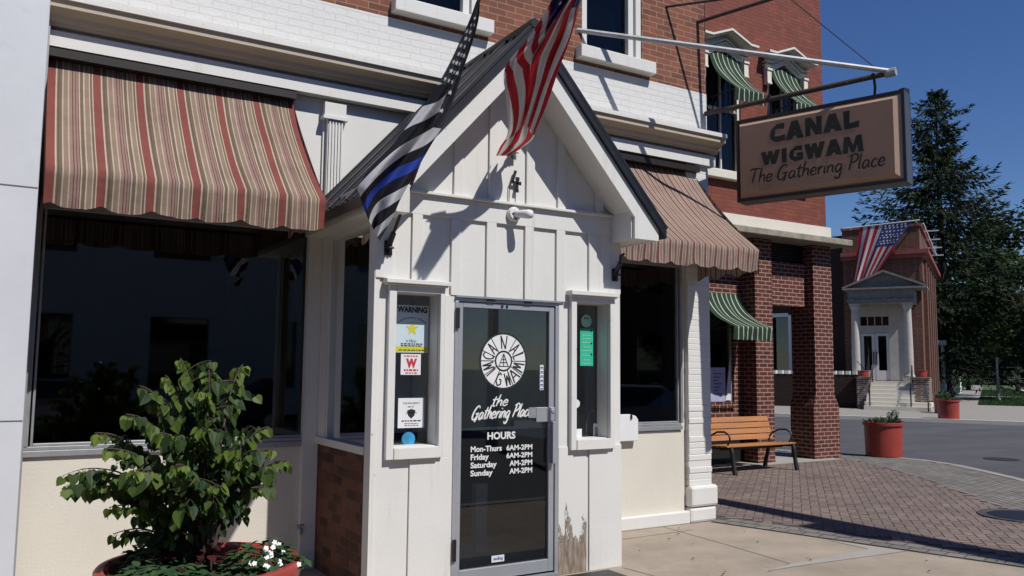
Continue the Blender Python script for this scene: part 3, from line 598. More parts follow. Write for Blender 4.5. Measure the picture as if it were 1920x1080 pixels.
# roof
tp = 0.20; mt_ = 0.085
for s in (-1, 1):
    X = lambda t: XC+s*t
    m = MB()
    # rake board
    m.prism([(X(0), ZA), (X(1.045), ZA-SL*1.045), (X(1.045), 2.785), (X(1.31), 2.785), (X(1.31), ZA-SL*1.31+tp+.06), (X(1.20), ZA-SL*1.20+tp), (X(0), ZA+tp)], lambda a, b: (a, 5.435, b), (0, 0.03, 0))
    m.build('rake_board', M['white'], por)
    m = MB()
    m.prism([(X(0), ZA+.035), (X(1.06), ZA-SL*1.06+.035), (X(1.06), ZA-SL*1.06+.065), (X(0), ZA+.065)], lambda a, b: (a, 5.465, b), (0, 0.29, 0))
    m.box(X(1.03), 5.465, 2.79, X(1.05), 5.74, 3.02); m.box(X(1.05), 5.465, 2.79, X(1.30), 7.0, 2.81); m.box(X(1.29), 5.465, 2.785, X(1.312), 7.0, 3.0)
    m.build('soffit', M['white'], por)
    m = MB()
    e = 1.375
    m.prism([(X(0), ZA+tp+.004), (X(e), ZA-SL*e+tp+.004), (X(e), ZA-SL*e+tp+mt_), (X(0), ZA+tp+mt_)], lambda a, b: (a, 5.405, b), (0, 1.58, 0))
    sd = Vector((s*1, 0, -SL)).normalized(); up = Vector((s*SL, 0, 1)).normalized()
    for k in range(13):
        y = 5.425+k*0.125
        p0 = Vector((X(0.02), y, ZA-SL*.02+tp+mt_)); p1 = Vector((X(e), y, ZA-SL*e+tp+mt_)); big = k % 3 == 0
        m.bar(p0+up*(.010 if big else .005), p1+up*(.010 if big else .005), 0.04 if big else 0.026, 0.03 if big else 0.016, up=up)
    m.build('roof', M['roof'], por)
m = MB(); m.tube([(XC, 5.40, ZA+tp+mt_+.012), (XC, 6.98, ZA+tp+mt_-.012)], 0.042, 8); m.build('ridge_cap', M['roof'], por)
# inside of the porch
m = MB(); m.box(2.43, 5.87, 0.0, 4.52, 6.45, 0.022); m.build('inner_mat', M['ledge'], por)
m = MB(); m.box(2.43, 6.45, 0.0, 4.52, 7.6, 0.018); m.build('inner_floor', M['infloor'], por)
m = MB(); m.face([(2.43, 5.88, 2.9), (4.52, 5.88, 2.9), (4.52, 7.6, 2.9), (2.43, 7.6, 2.9)]); m.box(2.43, 7.5, 0.02, 4.52, 7.55, 2.9); m.box(4.5, 5.87, 0.02, 4.525, 7.5, 2.9); m.box(2.425, 7.0, 0.02, 2.45, 7.5, 2.9)
for x in (2.75, 3.15, 3.42, 3.9, 4.25): m.box(x, 7.44, 0.02, x+.07, 7.5, 2.9)
m.build('inner_wall', M['inwall'], por, fixn=False)
m = MB(); m.box(2.45, 7.40, 0.02, 4.5, 7.44, 1.05); m.box(4.44, 5.9, 0.02, 4.5, 7.4, 1.0); m.build('wainscot', M['slate'], por)
m = MB(); m.box(3.74, 6.72, 0.02, 3.86, 6.80, 0.62); m.box(3.55, 6.75, 0.02, 3.74, 6.79, 0.10); m.build('inner_post', M['white'], por)
# door
AL = M['alu']
m = MB()
m.box(2.987, YV+.0, 0.03, 3.018, 5.83, 2.195); m.box(3.93, YV+.0, 0.03, 3.965, 5.83, 2.195); m.box(2.987, YV, 2.195, 3.965, 5.83, 2.222)
dfr = m.build('door_frame', AL, por, bevel=0.003)
m = MB(); m.box(2.985, YV-.02, 2.222, 3.97, 5.8, 2.237); m.box(2.99, YV-.03, 0.0, 3.96, 5.83, 0.03); m.build('threshold', M['aluold'], por)
m = MB(); y0, y1 = YV+.012, 5.79
m.box(3.022, y0, 0.045, 3.062, y1, 2.19); m.box(3.874, y0, 0.045, 3.925, y1, 2.19); m.box(3.062, y0, 2.148, 3.874, y1, 2.19); m.box(3.062, y0, 0.045, 3.874, y1, 0.14)
door = m.build('door', AL, por, bevel=0.004)
g = MB(); g.face([(3.06, 5.772, 0.138), (3.876, 5.772, 0.138), (3.876, 5.772, 2.15), (3.06, 5.772, 2.15)]); g.build('pane', M['doorglass'], door)
m = MB(); m.bar((3.06, 5.80, 1.20), (3.876, 5.80, 1.20), 0.02, 0.022); m.box(3.56, 5.785, 1.205, 3.83, 5.83, 1.255); m.build('push_bar', AL, door)
m = MB(); m.box(3.885, YV-.035, 0.905, 3.912, YV+.012, 1.245); m.box(3.88, YV-.012, 1.25, 3.918, YV+.012, 1.36); m.tube([(3.90, YV-.02, 1.33), (3.90, YV+.01, 1.33)], 0.018, 10); m.box(3.76, 5.76, 1.24, 3.872, 5.768, 1.36)
m.build('handle', AL, door, bevel=0.004)
for z in (0.22, 1.98): m = MB(); m.box(2.988, YV-.018, z, 3.018, YV+.004, z+.16); m.build('hinge', M['black'], door)
for x in (3.27, 3.62): m = MB(); m.box(x, YV-.012, 2.205, x+.07, YV+.004, 2.22); m.build('clip', M['black'], door)
for x in (3.415, 3.46): m = MB(); m.tube([(x, YV+.005, 2.17), (x, YV+.014, 2.17)], 0.011, 8); m.build('bolt', M['black'], door)
# vinyl on the door glass
YG = 5.7685
fn = lambda a, b, off=0: (a, YG-off, b)
m = MB()
put_text(m, 'HOURS', lambda a, b: fn(a, b), 3.306, 3.565, 1.113, 1.172, bold=0.035)
for k, (dname, hrs) in enumerate((('Mon-Thurs', '6AM-2PM'), ('Friday', '6AM-2PM'), ('Saturday', 'AM-2PM'), ('Sunday', 'AM-2PM'))):
    z = 1.022-0.0615*k; wl = {'Mon-Thurs': .282, 'Friday': .163, 'Saturday': .236, 'Sunday': .20}[dname]
    desc = 0.014 if 'y' in dname else 0
    put_text(m, dname, lambda a, b: fn(a, b), 3.158, 3.158+wl, z-desc, z+.045, bold=0.03)
    put_text(m, hrs, lambda a, b: fn(a, b), 3.482 if hrs[0] == '6' else 3.512, 3.728, z, z+.043, bold=0.03)
put_script(m, 'the', fn, 3.335, 3.49, 1.372, 1.38, 0.09, 0.0125, slant=.35)
put_script(m, 'Gathering Place', fn, 3.155, 3.715, 1.272, 1.292, 0.105, 0.0135, slant=.35)
# round medallion: white disc, black rim, hub and spokes
C0 = (3.447, 1.733); RX = 0.219
n = 48; ring = [(C0[0]+RX*math.cos(2*math.pi*k/n), C0[1]+RX*1.03*math.sin(2*math.pi*k/n)) for k in range(n)]
m.face([fn(*p) for p in ring])
m.build('lettering', M['decal'], door, fixn=False)
m = MB()
def ringband(m, r0, r1, off, n=48):
    for k in range(n):
        t0, t1 = 2*math.pi*k/n, 2*math.pi*(k+1)/n
        m.face([fn(C0[0]+r*math.cos(t), C0[1]+r*1.03*math.sin(t), off) for r, t in ((r0, t0), (r1, t0), (r1, t1), (r0, t1))])
ringband(m, RX-.012, RX+.002, .0006); ringband(m, 0.068, 0.082, .0006)
def stroke(m, p, q, wd, off):
    p = Vector(p); q = Vector(q); d = (q-p).normalized(); nn = Vector((-d.y, d.x))*wd/2
    m.face([fn(x.x, x.y, off) for x in (p-nn, q-nn, q+nn, p+nn)])
pol = lambda r, deg: (C0[0]+r*math.cos(R(deg)), C0[1]+r*1.03*math.sin(R(deg)))
off = 0.0008
for k, deg in enumerate((0, 180, 22, 158, 56, 124, 90+16, 90-16, -32, -148, -64, -116)):
    if deg in (106, 74): continue
    stroke(m, pol(.08, deg), pol(RX-.01, deg), 0.007, off); off += 3e-5
GL = {'C': [[(.8,.85),(.45,1),(.1,.7),(.1,.3),(.45,0),(.85,.15)]], 'A': [[(0,0),(.5,1)],[(.5,1),(1,0)],[(.2,.38),(.8,.38)]], 'N': [[(.05,0),(.1,1)],[(.1,1),(.9,0)],[(.9,0),(.95,1)]], 'L': [[(.2,1),(.15,0)],[(.15,0),(.85,.05)]],
      'W': [[(0,1),(.25,0)],[(.25,0),(.5,.8)],[(.5,.8),(.75,0)],[(.75,0),(1,1)]], 'I': [[(.5,0),(.5,1)]], 'G': [[(.8,.85),(.45,1),(.1,.7),(.1,.3),(.45,0),(.85,.15),(.85,.5)],[(.85,.5),(.5,.5)]], 'M': [[(0,0),(.15,1)],[(.15,1),(.5,.25)],[(.5,.25),(.85,1)],[(.85,1),(1,0)]]}
for ch, deg, flip in (('C', 165, 0), ('A', 138, 0), ('N', 90, 0), ('A', 42, 0), ('L', 14, 0), ('W', 196, 1), ('I', 217, 1), ('G', 254, 1), ('W', 285, 1), ('A', 312, 1), ('M', 343, 1)):
    r0, r1 = 0.095, RX-.022; wa = 0.030 if ch not in 'I' else .01
    for st in GL[ch]:
        pts = []
        for (x, y) in st:
            if flip: x, y = 1-x, 1-y
            rr = r0+(r1-r0)*y; lat = (x-0.5)*2*wa*(0.65+0.5*y); a = R(deg)
            pts.append((C0[0]+rr*math.cos(a)+lat*math.sin(a), C0[1]+1.03*rr*math.sin(a)-lat*math.cos(a)))
        for k in range(len(pts)-1): stroke(m, pts[k], pts[k+1], 0.0105, off); off += 3e-5
for p, q in (((0, .06), (-.042, -.04)), ((0, .06), (.042, -.04)), ((-.05, -.042), (.05, -.042)), ((-.022, .012), (.022, .012)), ((-.03, -.012), (.03, -.012)), ((0, .05), (0, -.04))):
    stroke(m, (C0[0]+p[0], C0[1]+p[1]), (C0[0]+q[0], C0[1]+q[1]), 0.006, off); off += 3e-5
m.build('medallion_emblem', M['ink'], door, fixn=False)

# =================================================================== NEIGHBOURS
mb_ = empty('marble_building', (-1.5, 6.9, 0), 'pale grey marble clad building at the left edge', 'building')
pa, pb = at(97, 0, 1, 6.72), at(23, 1080, 1, 6.72); XM = at(60, 540, 1, 6.0).x
m = MB(); m.box(-6, 6.0, 0, XM, 14, 12); m.build('wall', M['marble'], mb_, bevel=0.01)
m = MB()
for z in (at(30, 789, 1, 6.0).z, at(40, 349, 1, 6.0).z): m.box(-6, 5.9965, z-0.003, XM-.004, 6.002, z+0.003)
m.build('joints', M['joint'], mb_)
m = MB(); m.box(XM+.001, 6.86, 0, 0.17, 7.0, 4.6); m.build('edge_strip', M['aluold'], mb_)

rb = empty('arcade_building', (10.5, 11.0, 0), 'red painted brick corner building with a brick pier arcade below', 'building')
YR = 10.6
m = MB(); wall_with_holes(m, 6.95, 13.75, 4.48, 9.75, 10.65, 10.9, [(10.52, 11.42, 5.25, 7.5), (12.17, 13.07, 5.25, 7.5)]); m.box(6.95, 10.9, 4.10, 13.75, 20, 9.75)
m.box(6.95, 10.56, 9.62, 13.85, 10.9, 9.9)
m.build('upper_wall', M['rpaint'], rb)
m = MB(); m.box(6.95, 10.56, 4.235, 13.78, 10.9, 4.48); m.build('stone_band', M['band'], rb)
m = MB(); m.box(6.95, 10.28, 4.105, 14.06, 11.0, 4.225); m.build('ledge', M['ledge'], rb, bevel=0.015)
m = MB(); m.box(6.95, 10.925, 0.0, 11.655, 10.95, 0.66); m.build('base_shade', M['black'], rb)  # black sheet added for the shade at the foot of the recess wall
# piers
m = MB(); m.box(11.66, YR, 0.0, 12.11, 11.0, 4.10); m.build('pier', M['rbrick'], rb)
m = MB()
m.prism([(13.19, 0), (13.93, 0), (13.93, 0.99), (13.80, 1.24), (13.80, 4.10), (13.27, 4.10), (13.27, 1.24), (13.19, 0.99)], lambda a, b: (a, YR, b), (0, 0.55, 0))
m.build('pier', M['rbrick'], rb)
m = MB(); m.box(12.11, 10.78, 2.905, 13.27, 10.95, 3.735); m.box(6.95, 10.95, 3.0, 11.66, 11.2, 4.10); m.box(6.95, 10.95, 0, 11.66, 11.2, 1.0)
m.box(11.45, 10.95, 1.0, 11.66, 11.2, 3.0); m.box(6.95, 11.2, 3.2, 13.27, 20, 4.10)
m.build('brick_wall', M['rbrick'], rb)
m = MB(); m.box(12.11, 10.86, 3.735, 13.27, 10.9, 4.10)
for k in range(7): z = 3.755+k*0.05; m.obox((12.69, 10.83, z+.015), (0.58, 0, 0), (0, 0.03, 0.015), (0, -0.002, 0.004))
m.build('louvre', M['black'], rb)
m = MB()
for k in range(50): x = 7.0+k*0.089; m.box(x, 10.90, 0.995, x+.078, 11.2, 1.10)
m.build('soldier_sill', M['rbrick'], rb, bevel=0.006)
m = MB(); m.box(9.9, 10.99, 1.1, 9.96, 11.06, 3.0); m.box(11.39, 10.99, 1.1, 11.45, 11.06, 3.0); m.box(9.96, 10.99, 2.95, 11.39, 11.06, 3.0); m.box(9.96, 10.99, 1.10, 11.39, 11.06, 1.13); m.box(6.95, 10.99, 1.1, 9.9, 11.06, 3.0)
sw = m.build('shop_window', M['aluold'], rb); g = MB(); g.face([(9.96, 11.03, 1.13), (11.39, 11.03, 1.13), (11.39, 11.03, 2.95), (9.96, 11.03, 2.95)]); g.build('pane', M['glass'], sw)
m = MB(); m.face([(9.0, 12.6, 0.9), (11.64, 12.6, 0.9), (11.64, 12.6, 3.2), (9.0, 12.6, 3.2)]); m.face([(11.64, 11.2, 0.9), (11.64, 12.6, 0.9), (11.64, 12.6, 3.2), (11.64, 11.2, 3.2)]); m.face([(9, 11.2, .95), (11.64, 11.2, .95), (11.64, 12.6, .95), (9, 12.6, .95)]); m.face([(9, 11.2, 3.15), (11.64, 11.2, 3.15), (11.64, 12.6, 3.15), (9, 12.6, 3.15)])
m.build('shop_interior', M['dark'], rb, fixn=False)
m = MB(); m.box(6.95, 12.9, 0, 12.2, 19, 3.2); m.build('rear_wall', M['dbrick'], rb)
m = MB(); m.box(11.2, 10.42, 0.0, 13.7, 12.8, 0.02); m.build('arcade_floor', M['concrete2'], rb)
def hood_window(x0, nm='window'):
    x1 = x0+0.90; z0, z1 = 5.25, 7.5
    f = MB(); f.box(x0, 10.68, z0, x0+.06, 10.8, z1); f.box(x1-.06, 10.68, z0, x1, 10.8, z1); f.box(x0+.06, 10.7, z0, x1-.06, 10.8, z0+.06); f.box(x0+.06, 10.7, 6.40, x1-.06, 10.78, 6.45); f.box(x0+.43, 10.71, z0+.06, x0+.46, 10.78, z1)
    wd = f.build(nm, M['white'], rb)
    g = MB(); g.face([(x0, 10.75, z0), (x1, 10.75, z0), (x1, 10.75, z1), (x0, 10.75, z1)]); g.build('pane', M['skyglass'], wd)
    g = MB(); g.box(x0-.3, 10.53, z0-.15, x1+.12, 10.66, z0); g.build('sill', M['band'], wd, bevel=0.01)
    g = MB()
    for k in range(6): g.box(x0+.1+k*.13, 10.69, z0+1.1, x0+.115+k*.13, 10.70, z1)
    g.build('window_bars', M['black'], wd)
    g = MB(); g.box(x0+.06, 10.85, z0, x1-.06, 10.88, z1); g.build('curtain', M['dark'], wd)
    a, b = x0-.10, x1+.10; c = (a+b)/2
    def ped(m, e, zb, th, y0, y1=10.66, rise=.19, stub=.2):
        lo = [(a-e, zb), (a-e+stub, zb), (c, zb+rise), (b+e-stub, zb), (b+e, zb)]
        hi = [(p, q+th) for p, q in lo[::-1]]
        m.prism(lo+hi, lambda p, q: (p, y0, q), (0, y1-y0, 0))
    h = MB(); ped(h, .13, 7.62, .04, 10.38); ped(h, .11, 7.60, .02, 10.42); ped(h, .05, 7.50, .025, 10.54); ped(h, .04, 7.44, .025, 10.56); ped(h, .0, 7.38, .25, 10.615)
    for x in (a-.02, b-.09): h.box(x, 10.55, 7.10, x+.11, 10.645, 7.38); h.box(x-.012, 10.53, 7.34, x+.122, 10.645, 7.378); h.box(x-.005, 10.54, 7.08, x+.115, 10.645, 7.11)
    h.build('hood', M['band'], wd)
hood_window(10.52); hood_window(12.17)

# --------------------------------------------------------------- bank across the crossing
bk = empty('bank_building', tuple(B(-4.2, 43, 0)), 'brown brick bank with a stone columned porch across the crossing', 'building')
a0 = 43.0
def bbox(m, b0, a0_, z0, b1, a1, z1): m.box(b0, a0_, z0, b1, a1, z1)
m = MB(MBK); wall_with_holes(m, -5.9, -2.5, 0, 8.55, a0, a0+.4, [(-5.5, -3.1, 1.25, 4.9)]); m.box(-5.9, a0+.4, 0, -2.5, 54, 8.5)
for k in range(5): a = 44.2+k*1.9; m.box(-2.52, a, 0.6, -2.32, a+.75, 6.9)
m.box(-2.55, a0-.04, 5.9, -2.42, 54, 7.0); m.box(-2.55, a0-.06, 0, -2.3, 44.1, 0.7)
m.build('wall', M['bankbrick'], bk)
m = MB(MBK); m.box(-5.95, a0-.25, 7.0, -2.28, 54.2, 7.16); m.box(-5.95, a0-.38, 7.16, -2.12, 54.3, 7.36); m.box(-5.95, a0-.05, 8.5, -2.4, 54.1, 8.62); m.build('cornice', M['redtrim'], bk)
m = MB(MBK)
for k in range(5): a = 45.25+k*1.9; m.box(-2.50, a, 1.6, -2.47, a+.6, 6.0)
m.build('window', M['dark'], bk)
# porch: columns, entablature, pediment
pc = -3.93
for x in (-5.23, -3.01):
    m = MB(MBK); m.lathe([(0.235, 1.42), (0.235, 1.50), (0.20, 1.53), (0.185, 1.6), (0.185, 2.6), (0.155, 4.52), (0.19, 4.56), (0.21, 4.64), (0.21, 4.70)], (x, 41.5, 0), 20)
    m.box(x-.27, 41.23, 1.22, x+.27, 41.77, 1.42); m.box(x-.22, 41.28, 4.70, x+.22, 41.72, 4.78)
    o = m.build('column', M['stone'], bk, smooth=False)
m = MB(MBK); m.box(-5.5, 41.28, 4.78, -2.7, 42.99, 5.42)
m.prism([(-5.68, 5.44), (-2.18, 5.44), (-2.18, 5.50), (pc, 6.2), (-5.68, 5.50)], lambda a, b: (a, 41.35, b), (0, 1.64, 0))
for k in range(6): x = -5.3+k*0.46; m.box(x-.06, 41.2, 4.95, x+.06, 41.28, 5.02)
m.box(-5.55, 41.2, 4.89, -2.65, 41.28, 4.95)
m.build('entablature', M['darkstone'], bk)
m = MB(MBK)
for s in (-1, 1):
    m.bar((pc, 41.25, 6.24), (pc+s*1.78, 41.25, 5.50), 0.30, 0.09)
m.box(-5.7, 41.1, 5.42, -2.16, 41.35, 5.50)
for k in range(4):                                      # carved ornament
    m.bar((pc-.02*k, 41.33, 5.58), (pc+(-.42+.28*k), 41.30, 5.58+.22*(1 if k in (1, 2) else .4)), 0.05, 0.05)
m.build('pediment', M['darkstone'], bk)
m = MB(MBK)
m.box(-5.32, 43.1, 1.25, -5.2, 43.3, 4.35); m.box(-3.95, 43.1, 1.25, -3.1, 43.3, 4.35); m.box(-5.2, 43.1, 3.5, -3.95, 43.3, 3.85); m.box(-5.2, 43.1, 4.28, -3.95, 43.3, 4.35); m.box(-5.5, 43.1, 4.35, -3.1, 43.3, 4.9); m.box(-5.5, 43.1, 1.2, -5.32, 43.3, 4.4)
m.box(-5.6, 41.2, 0, -3.05, 43.1, 1.22)
dsr = m.build('door_surround', M['stone'], bk)
m = MB(MBK); m.face([(-5.2, 43.2, 3.85), (-3.95, 43.2, 3.85), (-3.95, 43.2, 4.28), (-5.2, 43.2, 4.28)]); m.build('transom_pane', M['glass'], dsr)
m = MB(MBK)
for x in (-4.9, -4.58, -4.26): m.box(x, 43.17, 3.85, x+.03, 43.19, 4.28)
m.build('glazing_bars', M['band'], dsr)
m = MB(MBK); m.face([(-5.5, 43.36, 1.2), (-3.1, 43.36, 1.2), (-3.1, 43.36, 4.9), (-5.5, 43.36, 4.9)]); m.build('dark_lobby', M['dark'], bk)
for s, x0, x1 in ((0, -5.2, -4.59), (1, -4.57, -3.95)):
    m = MB(MBK); m.box(x0, 43.14, 1.25, x0+.13, 43.2, 3.48); m.box(x1-.13, 43.14, 1.25, x1, 43.2, 3.48); m.box(x0+.13, 43.14, 1.25, x1-.13, 43.2, 1.72); m.box(x0+.13, 43.14, 3.36, x1-.13, 43.2, 3.48)
    dd = m.build('door', M['housewhite'], bk)
    m = MB(MBK); m.face([(x0+.13, 43.18, 1.72), (x1-.13, 43.18, 1.72), (x1-.13, 43.18, 3.36), (x0+.13, 43.18, 3.36)]); m.build('pane', M['glass'], dd)
    m = MB(MBK); hx = x1-.06 if s == 0 else x0+.06; m.box(hx-.02, 43.08, 2.0, hx+.02, 43.14, 2.6); m.build('handle', M['black'], dd)
# steps and pedestals
m = MB(MBK)
for k in range(7): m.box(-4.7 if k > 1 else -4.75, 39.75+k*0.22, 0, -2.79 if k > 1 else -2.1, 41.5, 0.17+k*0.172)
m.build('steps', M['band'], bk)
m = MB(MBK); m.box(-5.12, 40.55, 0, -4.6, 42.9, 1.36); m.box(-2.79, 40.55, 0, -2.2, 42.9, 1.38); m.box(-5.16, 40.5, 1.36, -4.56, 41.1, 1.42); m.box(-2.83, 40.5, 1.38, -2.16, 41.1, 1.44)
m.build('pedestal', brick_mat('pedestal_brick', (0.19, 0.12, 0.10), (0.10, 0.065, 0.06), (0.30, 0.27, 0.24), 0.2, 0.09, 0.03), bk)
for x in (-4.52, -2.88):
    m = MB(MBK)
    for dy in (0, .0): m.tube([(x, 39.9, 0.1), (x, 39.9, 0.95), (x, 40.2, 1.12), (x, 41.1, 1.95)], 0.03, 6); m.tube([(x, 41.1, 1.2), (x, 41.1, 1.95)], 0.03, 6); m.tube([(x, 39.9, .95), (x, 39.75, .85), (x, 39.8, .7)], 0.025, 6)
    m.build('handrail', M['black'], bk)
# roof edge rungs
m = MB(MBK); rr_ = empty('roof_ladder', tuple(B(-2.1, 47, 6.9)), 'white metal rungs standing out from the bank roof corner', 'ladder')
for k in range(4): a = 44.5+k*1.6; m.bar((-2.4, a, 8.45-.2*k), (-1.75, a, 8.45-.2*k), 0.05, 0.06)
m.bar((-2.35, 43.6, 8.7), (-2.1, 49.5, 7.9), 0.05, 0.05)
m.build('rungs', M['housewhite'], rr_)
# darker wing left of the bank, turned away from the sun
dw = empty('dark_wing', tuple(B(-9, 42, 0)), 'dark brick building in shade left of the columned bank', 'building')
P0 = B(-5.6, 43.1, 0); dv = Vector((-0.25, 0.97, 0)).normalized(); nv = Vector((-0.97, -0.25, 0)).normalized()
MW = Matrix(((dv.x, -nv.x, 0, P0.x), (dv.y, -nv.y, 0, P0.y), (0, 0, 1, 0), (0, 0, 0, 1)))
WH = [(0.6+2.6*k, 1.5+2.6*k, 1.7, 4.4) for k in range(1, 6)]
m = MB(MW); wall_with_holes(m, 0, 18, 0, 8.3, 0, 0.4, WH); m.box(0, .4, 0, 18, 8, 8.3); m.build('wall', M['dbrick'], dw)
for h in WH:
    m = MB(MW); m.box(h[0]-.16, -.05, 1.6, h[0], .1, 4.5); m.box(h[1], -.05, 1.6, h[1]+.16, .1, 4.5); m.box(h[0], -.05, 4.4, h[1], .1, 4.6); m.box(h[0]-.2, -.1, 1.5, h[1]+.2, .1, 1.7)
    wd = m.build('window', M['housewhite'], dw)
    m = MB(MW); m.face([(h[0], .2, 1.6), (h[1], .2, 1.6), (h[1], .2, 4.5), (h[0], .2, 4.5)]); m.build('pane', M['glass'], wd)
# low wall with white capped blocks before the wing
lw = empty('forecourt_wall', tuple(B(-7.6, 41.5, 0)), 'dark low wall topped by white blocks beside the bank steps', 'wall')
m = MB(MBK); m.box(-9.6, 41.0, 0, -5.13, 41.4, 1.52); m.build('low_wall', M['dbrick'], lw)
m = MB(MBK)
for k in range(14): x = -5.25-.3*k; m.box(x-.09, 40.98, 1.52, x+.09, 41.42, 1.68)
m.build('coping_blocks', M['housewhite'], lw)
# opposite side of the main street, behind the camera (it darkens the window reflections)
for (xa, xb, lb, wm) in ((-22, 13.3, 'long pale brick building over the street facing the porch', 'housewhite'), (22.0, 48, 'brown brick building over the street facing the corner', 'bankbrick')):
    ob = empty('opposite_building', ((xa+xb)/2, -15, 0), lb, 'building'); n_ = int((xb-xa-2)/4)
    m = MB(); wall_with_holes(m, xa, xb, 0, 9.5, -15.0, -14.6, [(xa+2+4*k, xa+3.8+4*k, 0.9+4.2*j, 3.2+4.2*j) for k in range(n_) for j in (0, 1)]); m.box(xa, -20, 0, xb, -15, 9.5); m.build('wall', M[wm], ob)
    for k in range(n_):
        for j in (0, 1):
            m = MB(); m.box(xa+2+4*k, -14.85, 0.9+4.2*j, xa+3.8+4*k, -14.8, 3.2+4.2*j); m.build('window', M['glass'], ob)
# white house far up the street
hs = empty('white_house', tuple(B(-4.6, 66, 0)), 'white frame house with a porch up the far street', 'house')
m = MB(MBK); m.box(-9.5, 62, 0, -3.6, 72, 4.2); m.build('wall', M['housewhite'], hs)
m = MB(MBK); m.prism([(-10, 4.2), (-2.2, 4.2), (-6, 7.2)], lambda a, b: (a, 61.5, b), (0, 11, 0)); m.build('roof', M['slate'], hs)
m = MB(MBK)
for a in (60.3, 61.8, 63.4): m.box(-2.5, a, 0.9, -2.3, a+.22, 3.4)
m.box(-3.6, 60.2, .0, -2.3, 66, .9); m.box(-3.7, 60.1, 3.4, -2.2, 66, 3.7)
m.build('porch', M['housewhite'], hs)
for a in (62.8, 65.2):
    m = MB(MBK); m.box(-3.62, a, 1.4, -3.58, a+.9, 3.0); m.build('window', M['dark'], hs)

# =================================================================== AWNINGS
rust = (0.20, 0.063, 0.052); crm = (0.42, 0.345, 0.27); olv = (0.145, 0.108, 0.075); tan_ = (0.235, 0.17, 0.125); pnk = (0.255, 0.172, 0.142); mar = (0.11, 0.045, 0.042)
seq = [(0, rust), (.155, crm), (.19, olv), (.22, mar), (.232, olv), (.30, crm), (.33, tan_), (.43, crm), (.455, pnk), (.52, mar), (.54, pnk), (.59, mar), (.605, pnk), (.65, mar), (.665, crm), (.695, tan_), (.70, olv), (.77, crm), (.80, tan_), (.90, crm), (.925, olv), (.975, crm)]
seq = [(0, rust)]+[(.175+(p-.155)*(.825/.845), c) for p, c in seq[1:]]
M['awn_red'] = stripe_mat('rust_and_tan_striped_canvas', seq, 0.85, 0.12, 0.12)
M['awn_red2'] = stripe_mat('pink_and_maroon_striped_canvas', [(0, (0.16, 0.062, 0.055)), (.14, (0.40, 0.33, 0.27)), (.20, (0.27, 0.17, 0.145)), (.36, (0.38, 0.31, 0.25)), (.42, (0.20, 0.14, 0.115)), (.50, mar), (.55, pnk), (.66, (0.40, 0.33, 0.27)), (.72, (0.22, 0.16, 0.125)), (.86, (0.40, 0.33, 0.27)), (.92, (0.20, 0.13, 0.11))], 0.85, 0.12, 0.12)
M['awn_green'] = stripe_mat('green_striped_canvas', [(0, (0.024, 0.048, 0.028)), (.82, (0.44, 0.47, 0.39)), (.985, (0.024, 0.048, 0.028))], 0.8, 0.1, 0.12)
